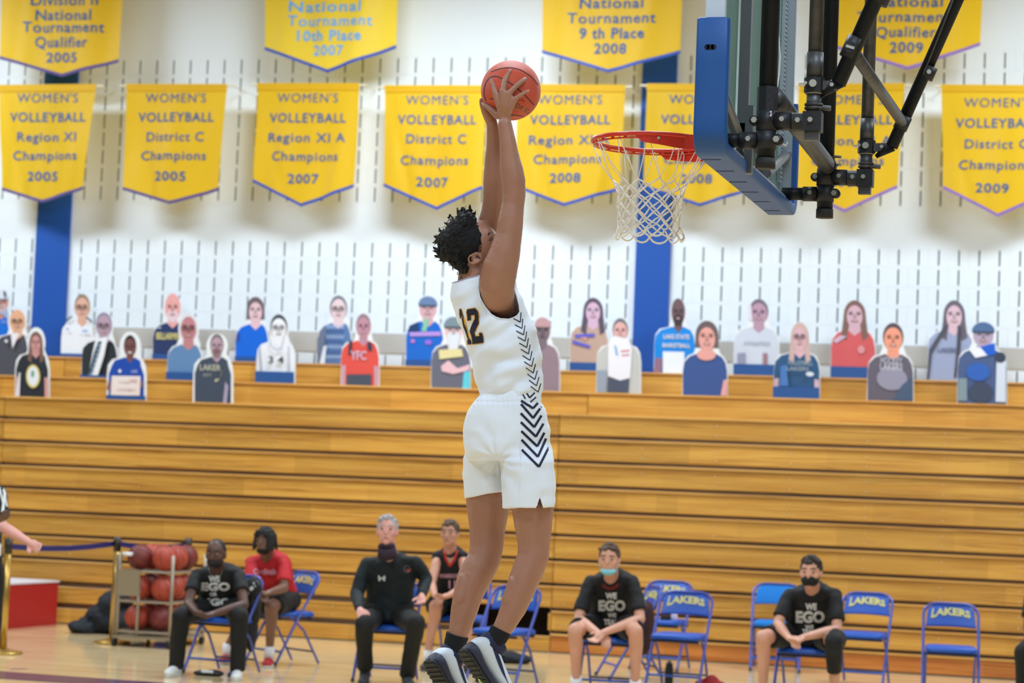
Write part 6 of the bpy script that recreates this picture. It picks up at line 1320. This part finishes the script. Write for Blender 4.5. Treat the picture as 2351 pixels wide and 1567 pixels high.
# player with light blue mask
r_, bo, to, tr, hd = figure('person with a light blue mask under the chin, black tee and bare knees', dict(head=(1399, 1283, 17.72), shL=(1356, 1331, 17.95), shR=(1452, 1329, 17.95), elL=(1328, 1420, 17.82), elR=(1470, 1420, 17.82), wrL=(1378, 1456, 17.52), wrR=(1384, 1452, 17.42), haL=(1400, 1482, 17.40), haR=(1362, 1474, 17.36), hip=(1402, 1462, 18.25), knL=(1320, 1446, 17.62), knR=(1459, 1448, 17.62), anL=(1323, 1565, 17.80), anR=(1458, 1572, 17.80), toL=(1315, 1590, 17.5), toR=(1462, 1595, 17.5)), 'fair', M_tee, M_trk, M_hbr, 'short', 3, -4, .80, 'short', M_shg, (M_maskc, 'chin'), False, 1.04, 1.02, True)
bv = bvh_of(to)
for s_, x, y, w, h in (('WE', 1403, 1368, 26, 13), ('EGO', 1405, 1391, 62, 22), ('WE', 1405, 1412, 20, 9), ('TEAM', 1404, 1428, 36, 12)): pixtext(bv, s_, x, y, w, h, M_wht, to, .005, .05)
decal(bv, strip([(1384, 1342), (1392, 1349), (1402, 1351), (1412, 1348), (1420, 1340)], 6), 'red_undershirt_collar', mat('dark_red_collar', (120, 30, 34), .8), to, .004)
# player with black mask
r_, bo, to, tr, hd = figure('person with a black mask and one long black knee sleeve, hands clasped', dict(head=(1862, 1313, 17.85), shL=(1814, 1361, 18.05), shR=(1917, 1359, 18.05), elL=(1786, 1432, 17.92), elR=(1922, 1444, 17.92), wrL=(1810, 1462, 17.60), wrR=(1845, 1462, 17.60), haL=(1828, 1474, 17.52), haR=(1822, 1474, 17.52), hip=(1852, 1478, 18.3), knL=(1752, 1462, 17.75), knR=(1914, 1472, 17.72), anL=(1752, 1580, 17.9), anR=(1916, 1588, 17.9), toL=(1745, 1605, 17.6), toR=(1920, 1610, 17.6)), 'fair', M_tee, M_trk, M_hdk, 'short', -4, -3, .78, 'short', M_shg, (M_maskb, 'full'), False, 1.06, 1.04, True)
kn, an = P(1914, 1472, 17.72), P(1916, 1588, 17.9); part(MB().chain([(kn + V(0, .12, .01), .086), (kn, .070), (kn.lerp(an, .25), .068)]).cyl(kn.lerp(an, .1), kn.lerp(an, .58), .069, .056, 18), 'knee_sleeve', M_tee, tr, True)
bv = bvh_of(to)
for s_, x, y, w, h in (('WE', 1862, 1393, 26, 14), ('EGO', 1860, 1417, 66, 24), ('WE', 1858, 1439, 20, 8), ('TEAM', 1858, 1449, 32, 9)): pixtext(bv, s_, x, y, w, h, M_wht, to, .005, .05)
# knee at the lower right corner belongs to one more seated person
figure('person in black of whom only a knee shows at the lower right corner', dict(head=(2420, 1300, 18.0), shL=(2372, 1353, 18.15), shR=(2470, 1355, 18.15), elL=(2360, 1440, 18.0), elR=(2490, 1440, 18.0), wrL=(2385, 1462, 17.7), wrR=(2430, 1462, 17.7), haL=(2402, 1470, 17.6), haR=(2410, 1470, 17.6), hip=(2420, 1480, 18.45), knL=(2352, 1496, 17.85), knR=(2478, 1492, 17.85), anL=(2352, 1600, 17.95), anR=(2480, 1606, 17.95), toL=(2350, 1625, 17.6), toR=(2482, 1630, 17.6)), 'brown', M_tee, M_trk, M_hbk, 'short')
# referee at the left edge
r_, bo, to, tr, hd = figure('referee in a black and white striped shirt cropped by the left edge', dict(head=(-42, 1052, 15.0), shL=(-112, 1121, 15.05), shR=(-2, 1127, 15.0), elL=(-150, 1200, 15.0), elR=(2, 1206, 14.95), wrL=(-150, 1260, 14.9), wrR=(66, 1244, 14.88), haL=(-150, 1290, 14.9), haR=(95, 1262, 14.86), hip=(-52, 1302, 15.05), hipL=(-85, 1310, 15.05), hipR=(-22, 1310, 15.05), knL=(-98, 1470, 15.1), knR=(-24, 1460, 15.1), anL=(-110, 1605, 15.2), anR=(-40, 1600, 15.2), toL=(-100, 1640, 15.1), toR=(0, 1630, 15.0)), 'pink', M_tee, M_trk, M_hgr, 'fade', 75, 0, .72, 'long', M_shg, None, False, 1.05, 1.0)
bv = bvh_of(to)
for k in range(7):
    x = -86 + 14.5 * k; decal(bv, strip([(x + 12, 1112), (x + 8, 1150), (x + 2, 1200), (x - 2, 1275)], 6.5), 'white_stripe', M_wht, to, .004, 15)
for k in range(3):
    x = 4 + 8 * k; decal(bv, strip([(x - 5, 1120 + 3 * k), (x, 1140), (x + 4, 1162)], 3.4), 'white_stripe', M_wht, to, .004, 15)
# second standing person, only a dark fist in view
r_, bo, to, tr, hd = figure('person outside the left edge showing only a dark raised fist before the referee', dict(head=(-190, 1010, 13.9), shL=(-250, 1093, 13.9), shR=(-150, 1103, 13.9), elL=(-280, 1190, 13.9), elR=(-95, 1215, 13.8), wrL=(-270, 1270, 13.8), wrR=(-18, 1196, 13.7), haL=(-265, 1300, 13.8), haR=(10, 1188, 13.68), hip=(-200, 1300, 13.95), hipL=(-235, 1310, 13.95), hipR=(-165, 1310, 13.95), knL=(-235, 1480, 13.95), knR=(-165, 1480, 13.95), anL=(-240, 1640, 14.0), anR=(-170, 1640, 14.0), toL=(-230, 1680, 13.8), toR=(-150, 1680, 13.8)), 'dark', M_tee, M_trk, M_hbk, 'fade', 80, 0)
# ================================================================== props on the floor
M_brass = mat('brass_post', (190, 156, 84), .28, .85); M_belt = mat('navy_belt', (32, 32, 104), .7); M_bk = mat('black_plastic', (22, 24, 30), .5)
def stanchion(x, y, label, h=1.0):
    o = empty('rope_post', (x, y, 0), label, 'post')
    part(MB().cyl((x, y, .02), (x, y, h - .04), .032, n=20), 'pole', M_brass, o, True); part(MB().cyl((x, y, h - .13), (x, y, h), .036, n=20), 'belt_head', mat('dark_belt_head', (52, 46, 44), .4, .3), o, True)
    rg = [[V(x + r * math.cos(R(a)), y + r * math.sin(R(a)), z) for a in range(0, 360, 12)] for r, z in ((.17, 0), (.175, .012), (.165, .022), (.07, .038), (.04, .05))]
    part(MB().rings(rg), 'base', M_brass, o, True); return o
a = PZ(258, 1476); stanchion(a.x, a.y, 'brass rope post standing left of the ball cart')
b = PZ(6, 1500); stanchion(b.x, b.y, 'brass rope post behind the referee at the left edge')
c = P(433, 1228, 20.9); c = V(c.x, 20.9, 0); stanchion(c.x, c.y, 'brass rope post behind the coach in the black tee')
def belt(p, q, name, label, tw=0, sag=.03):
    mb = MB(); N = 16; g = []
    for k in range(N + 1):
        t = k / N; m = p.lerp(q, t); m.z -= sag * math.sin(math.pi * t) * 1.0; an = tw * t; hw = .025
        g += [m + V(0, -hw * math.sin(an) - .001, hw * math.cos(an)), m + V(0, hw * math.sin(an) - .001, -hw * math.cos(an)), m + V(0, hw * math.sin(an) + .001, -hw * math.cos(an)), m + V(0, -hw * math.sin(an) + .001, hw * math.cos(an))]
    mb.rings([g[4 * k:4 * k + 4] for k in range(N + 1)]); o = mb.build(name, M_belt); tag(o, label, 'belt')
belt(V(b.x + .036, b.y, .93), V(a.x - .034, a.y, .935), 'barrier_belt', 'navy barrier belt stretched behind the referee\'s hand', R(0))
belt(V(a.x + .034, a.y, .935), V(c.x - .036, c.y, .93), 'barrier_belt', 'navy barrier belt stretched over the ball cart', 0)
# red box with white top
M_rb = mat('red_vinyl_box', (172, 24, 34), .5, bump=.1, bscale=40)
A = PZ(150, 1431); A.y = min(A.y, 22.2); B_ = PZ(20, 1443); B_ = A + (B_ - A).normalized() * 1.6; zt = .44
dv = (B_ - A).normalized(); nn = V(dv.y, -dv.x, 0); nn = nn if nn.y > 0 else -nn
o = empty('red_box', (A.x, A.y, 0), 'large red vinyl covered box with a white top against the bleachers', 'box')
A2, B2 = A + nn * .75, B_ + nn * .75
lim = 22.36
for p in (A2, B2): p.y = min(p.y, lim)
part(MB().prism([V(A.x, A.y, 0), V(B_.x, B_.y, 0), V(B2.x, B2.y, 0), V(A2.x, A2.y, 0)], (0, 0, zt)), 'red_shell', M_rb, o)
e = -dv * .005
part(MB().prism([V(A.x, A.y, zt) - dv * .01 - nn * .01, V(B_.x, B_.y, zt) - nn * .01, V(B2.x, B2.y, zt), V(A2.x, A2.y, zt) - dv * .01], (0, 0, .018)), 'white_top', mat('white_top_sheet', (214, 210, 218), .6), o)
# ball cart with basketballs
CY = 20.25; M_cart = mat('grey_cart_tube', (160, 148, 134), .4, .4); M_panel = mat('grey_cart_panel', (148, 136, 114), .7)
cx0 = P(296, 1400, CY).x; cx1 = P(427, 1400, CY).x; cl, cr = cx0, cx0 + .53; yf, yb = CY - .25, CY + .53
cart = empty('ball_cart', ((cl + cr) / 2, CY, 0), 'grey tubular ball cart on castors loaded with three tiers of basketballs', 'cart')
for x in (cl, cl + .20, cr):
    for y in (yf, yb):
        if x == cl + .20 and y == yb: continue
        part(MB().cyl((x, y, .09), (x, y, .86 if x != cl + .20 else .62), .016, n=10), 'upright', M_cart, cart, True)
TZ_ = (.14, .42, .70)
for z in TZ_:
    for y in (yf, yb): part(MB().cyl((cl, y, z), (cr, y, z), .011, n=8), 'shelf_rail', M_cart, cart)
    for k in range(4):
        yy = lerp(yf, yb, (k + .5) / 4); part(MB().cyl((cl, yy, z), (cr, yy, z), .008, n=8), 'shelf_rail', M_cart, cart)
    for x in (cl, cr): part(MB().cyl((x, yf, z), (x, yb, z), .012, n=8), 'end_rail', M_cart, cart)
pz0 = P(300, 1367, yf).z; pz1 = P(300, 1307, yf).z
part(MB().box((cl - .012, yf - .022, pz0), (cl + .212, yf - .008, pz1)), 'end_panel', M_panel, cart)
part(MB().tube([V(cl - .03, yf, .10), V(cl - .03, yf, .80), V(cl - .02, yf, .84), V(cl + .01, yf, .855), V(cl + .13, yf, .855)], .014, 8), 'push_handle', M_cart, cart, True); part(MB().cyl((cl + .03, yf, .855), (cl + .12, yf, .855), .018, n=10), 'handle_grip', M_shw, cart, True)
part(MB().box((cl - .04, yf - .02, .075), (cr + .02, yb + .02, .10)), 'base_frame', M_panel, cart)
for x in (cl - .02, cr):
    for y in (yf, yb):
        part(MB().cyl((x - .015, y, .04), (x + .015, y, .04), .04, n=16), 'castor', M_bk, cart, True)
M_ball2 = mat('dull_basketball', (178, 70, 52), .5, bump=.3, bscale=500); M_ball3 = mat('maroon_basketball', (118, 44, 42), .5, bump=.3, bscale=500)
def ballmesh(m):
    mb = MB(); mb.ball((0, 0, 0), .119, 28, 18); me = mb.mesh('basketball', [m], True); return me
def seammesh():
    mb = MB(); r = .1195
    for ax in range(2): mb.tube([(r * math.cos(R(a)), r * math.sin(R(a)) if ax == 0 else 0, r * math.sin(R(a)) if ax == 1 else 0) for a in range(0, 360, 15)], .0022, 4, closed=True)
    for sg in (-1, 1): mb.tube([Vector((math.sin(R(a)) * .8, sg * (.45 + .25 * math.cos(R(2 * a))), math.cos(R(a)) * .8)).normalized() * r for a in range(0, 360, 15)], .0022, 4, closed=True)
    return mb.mesh('seam', [M_seam], True)
BMs = [ballmesh(M_ball2), ballmesh(M_ball3)]; SMs = seammesh(); rs = random.Random(5)
for ti, z in enumerate(TZ_):
    for j in range(2):
        for i in range(3):
            x = cl + .135 + j * .25; y = yf + .14 + i * .25
            kd = 1 if (i + j * 2 + ti) % 4 == 2 else 0
            o = bpy.data.objects.new('basketball', BMs[kd]); COL.objects.link(o); o.location = (x, y, z + .012 + .115); o.rotation_euler = [rs.uniform(0, 6) for _ in range(3)]
            tier = ('bottom', 'middle', 'top')[ti]; row = ('front', 'middle', 'rear')[i]; pos = ('left', 'right')[j]
            tag(o, '%s basketball on the %s tier of the cart, %s row, %s' % ('maroon' if kd else 'orange', tier, row, pos), 'basketball', 'basketballs on the cart')
            q = bpy.data.objects.new('seam', SMs); COL.objects.link(q); q.parent = o
# dark coats and bags behind the post
def lump(name, label, cat, pieces, m, vox=.014, amp=.012, fr=9, base=None):
    b = MB()
    for p, r in pieces: b.ball(p, r, 16, 10)
    me = melt(b, vox, name, m, 2, lambda co: amp * noise.noise(co * fr) + amp * .4 * noise.noise(co * fr * 2.6))
    for v in me.vertices: v.co.z = max(v.co.z, .002)
    o = place(name, me); tag(o, label, cat); return o
M_coat = fabric('black_navy_coat', (18, 26, 38), .8)
g = PZ(228, 1442); cX, cY = g.x + .14, 21.35
lump('coat_pile', 'heap of black coats against the bleachers behind the brass post', 'coats', [((cX + .02, cY, .06), (.17, .22, .09)), ((cX + .16, cY + .1, .13), (.18, .22, .17)), ((cX + .27, cY + .1, .26), (.16, .18, .17)), ((cX + .36, cY + .1, .36), (.11, .15, .12)), ((cX + .42, cY + .1, .12), (.20, .22, .14))], M_coat, .014, .035, 7)
g = P(380, 1436, 21.2); lump('blue_bag', 'small blue bag on the floor under the ball cart', 'bag', [((g.x, 21.2, .07), (.12, .12, .08))], mat('navy_bag', (40, 44, 120), .7), .01)
# jacket over the coach's chair back, rucksack and floor items
q = P(582, 1352, 18.05)
jk = lump('jacket', 'black jacket with white reflective squares draped over the coach\'s chair', 'jacket', [((q.x, 18.05, q.z), (.07, .10, .11)), ((q.x + .01, 18.05, q.z - .17), (.06, .10, .14)), ((q.x + .0, 18.05, q.z - .36), (.05, .09, .16))], M_tee, .012, .01)
bvq = bvh_of(jk)
decal(bvq, [[(581, 1337), (591, 1332), (597, 1340), (586, 1347)], [(572, 1349), (579, 1344), (583, 1351), (576, 1356)], [(567, 1358), (571, 1356), (573, 1361), (568, 1366)]], 'white_square', M_wht, jk, .004, 18)
q = P(1497, 1432, 20.0); lump('rucksack', 'black and red rucksack hanging beside the player in the blue mask', 'rucksack', [((q.x, 19.75, q.z + .02), (.07, .12, .20)), ((q.x - .01, 19.72, q.z - .14), (.07, .10, .12))], mat('rucksack_black_red', (44, 20, 26), .8, var=.7, vscale=5), .012)
q = PZ(1150, 1520); lump('kit_bag', 'flat black kit bag on the floor under the empty chair behind the dunking player\'s shoe', 'bag', [((q.x, q.y, .05), (.24, .13, .06)), ((q.x + .16, q.y, .04), (.14, .10, .045))], M_coat, .01)
q = PZ(1632, 1586); lump('duffel_bag', 'red and black bag on the floor at the bottom edge, right of the bottle', 'bag', [((q.x, q.y, .05), (.07, .10, .085)), ((q.x - .05, q.y, .04), (.09, .10, .06)), ((q.x + .05, q.y, .04), (.07, .10, .05))], mat('rucksack_red_black', (110, 14, 26), .8, var=.9, vscale=12), .01, .012, 16)
q = PZ(1535, 1575); z = 0
bt = MB().rings([[V(q.x + r * math.cos(R(a)), q.y + r * math.sin(R(a)), zz) for a in range(0, 360, 20)] for r, zz in ((.034, 0), (.036, .01), (.036, .15), (.030, .165), (.030, .19), (.024, .20))]).build('bottle', M_bk, smooth=True); tag(bt, 'black drinking bottle on the floor before the empty chairs', 'bottle'); part(MB().cyl((q.x, q.y, .20), (q.x, q.y, .215), .014, n=12), 'cap', M_foot, bt, True)
q = P(1541, 1420, 20.85)
bt = MB().rings([[V(q.x + r * math.cos(R(a)), 21.0 + r * math.sin(R(a)), zz) for a in range(0, 360, 20)] for r, zz in ((.028, .466), (.030, .47), (.030, .53), (.02, .545), (.02, .56))]).build('bottle', mat('white_bottle', (206, 200, 232), .5), smooth=True); tag(bt, 'small white bottle on the seat of the half hidden chair', 'bottle')
part(MB().box((q.x - .12, 20.95, .466), (q.x - .04, 21.05, .50)), 'black_cap', M_bk, bt)
q = PZ(480, 1551)
sd = lump('slide_sandal', 'black slide sandal with white strap under the coach\'s chair', 'sandal', [((q.x - .04, q.y, .02), (.10, .045, .025)), ((q.x + .04, q.y, .025), (.09, .045, .03))], M_bk, .006, .002)
part(MB().box((q.x - .05, q.y - .046, .03), (q.x + .05, q.y - .040, .05)), 'strap', M_wht, sd)
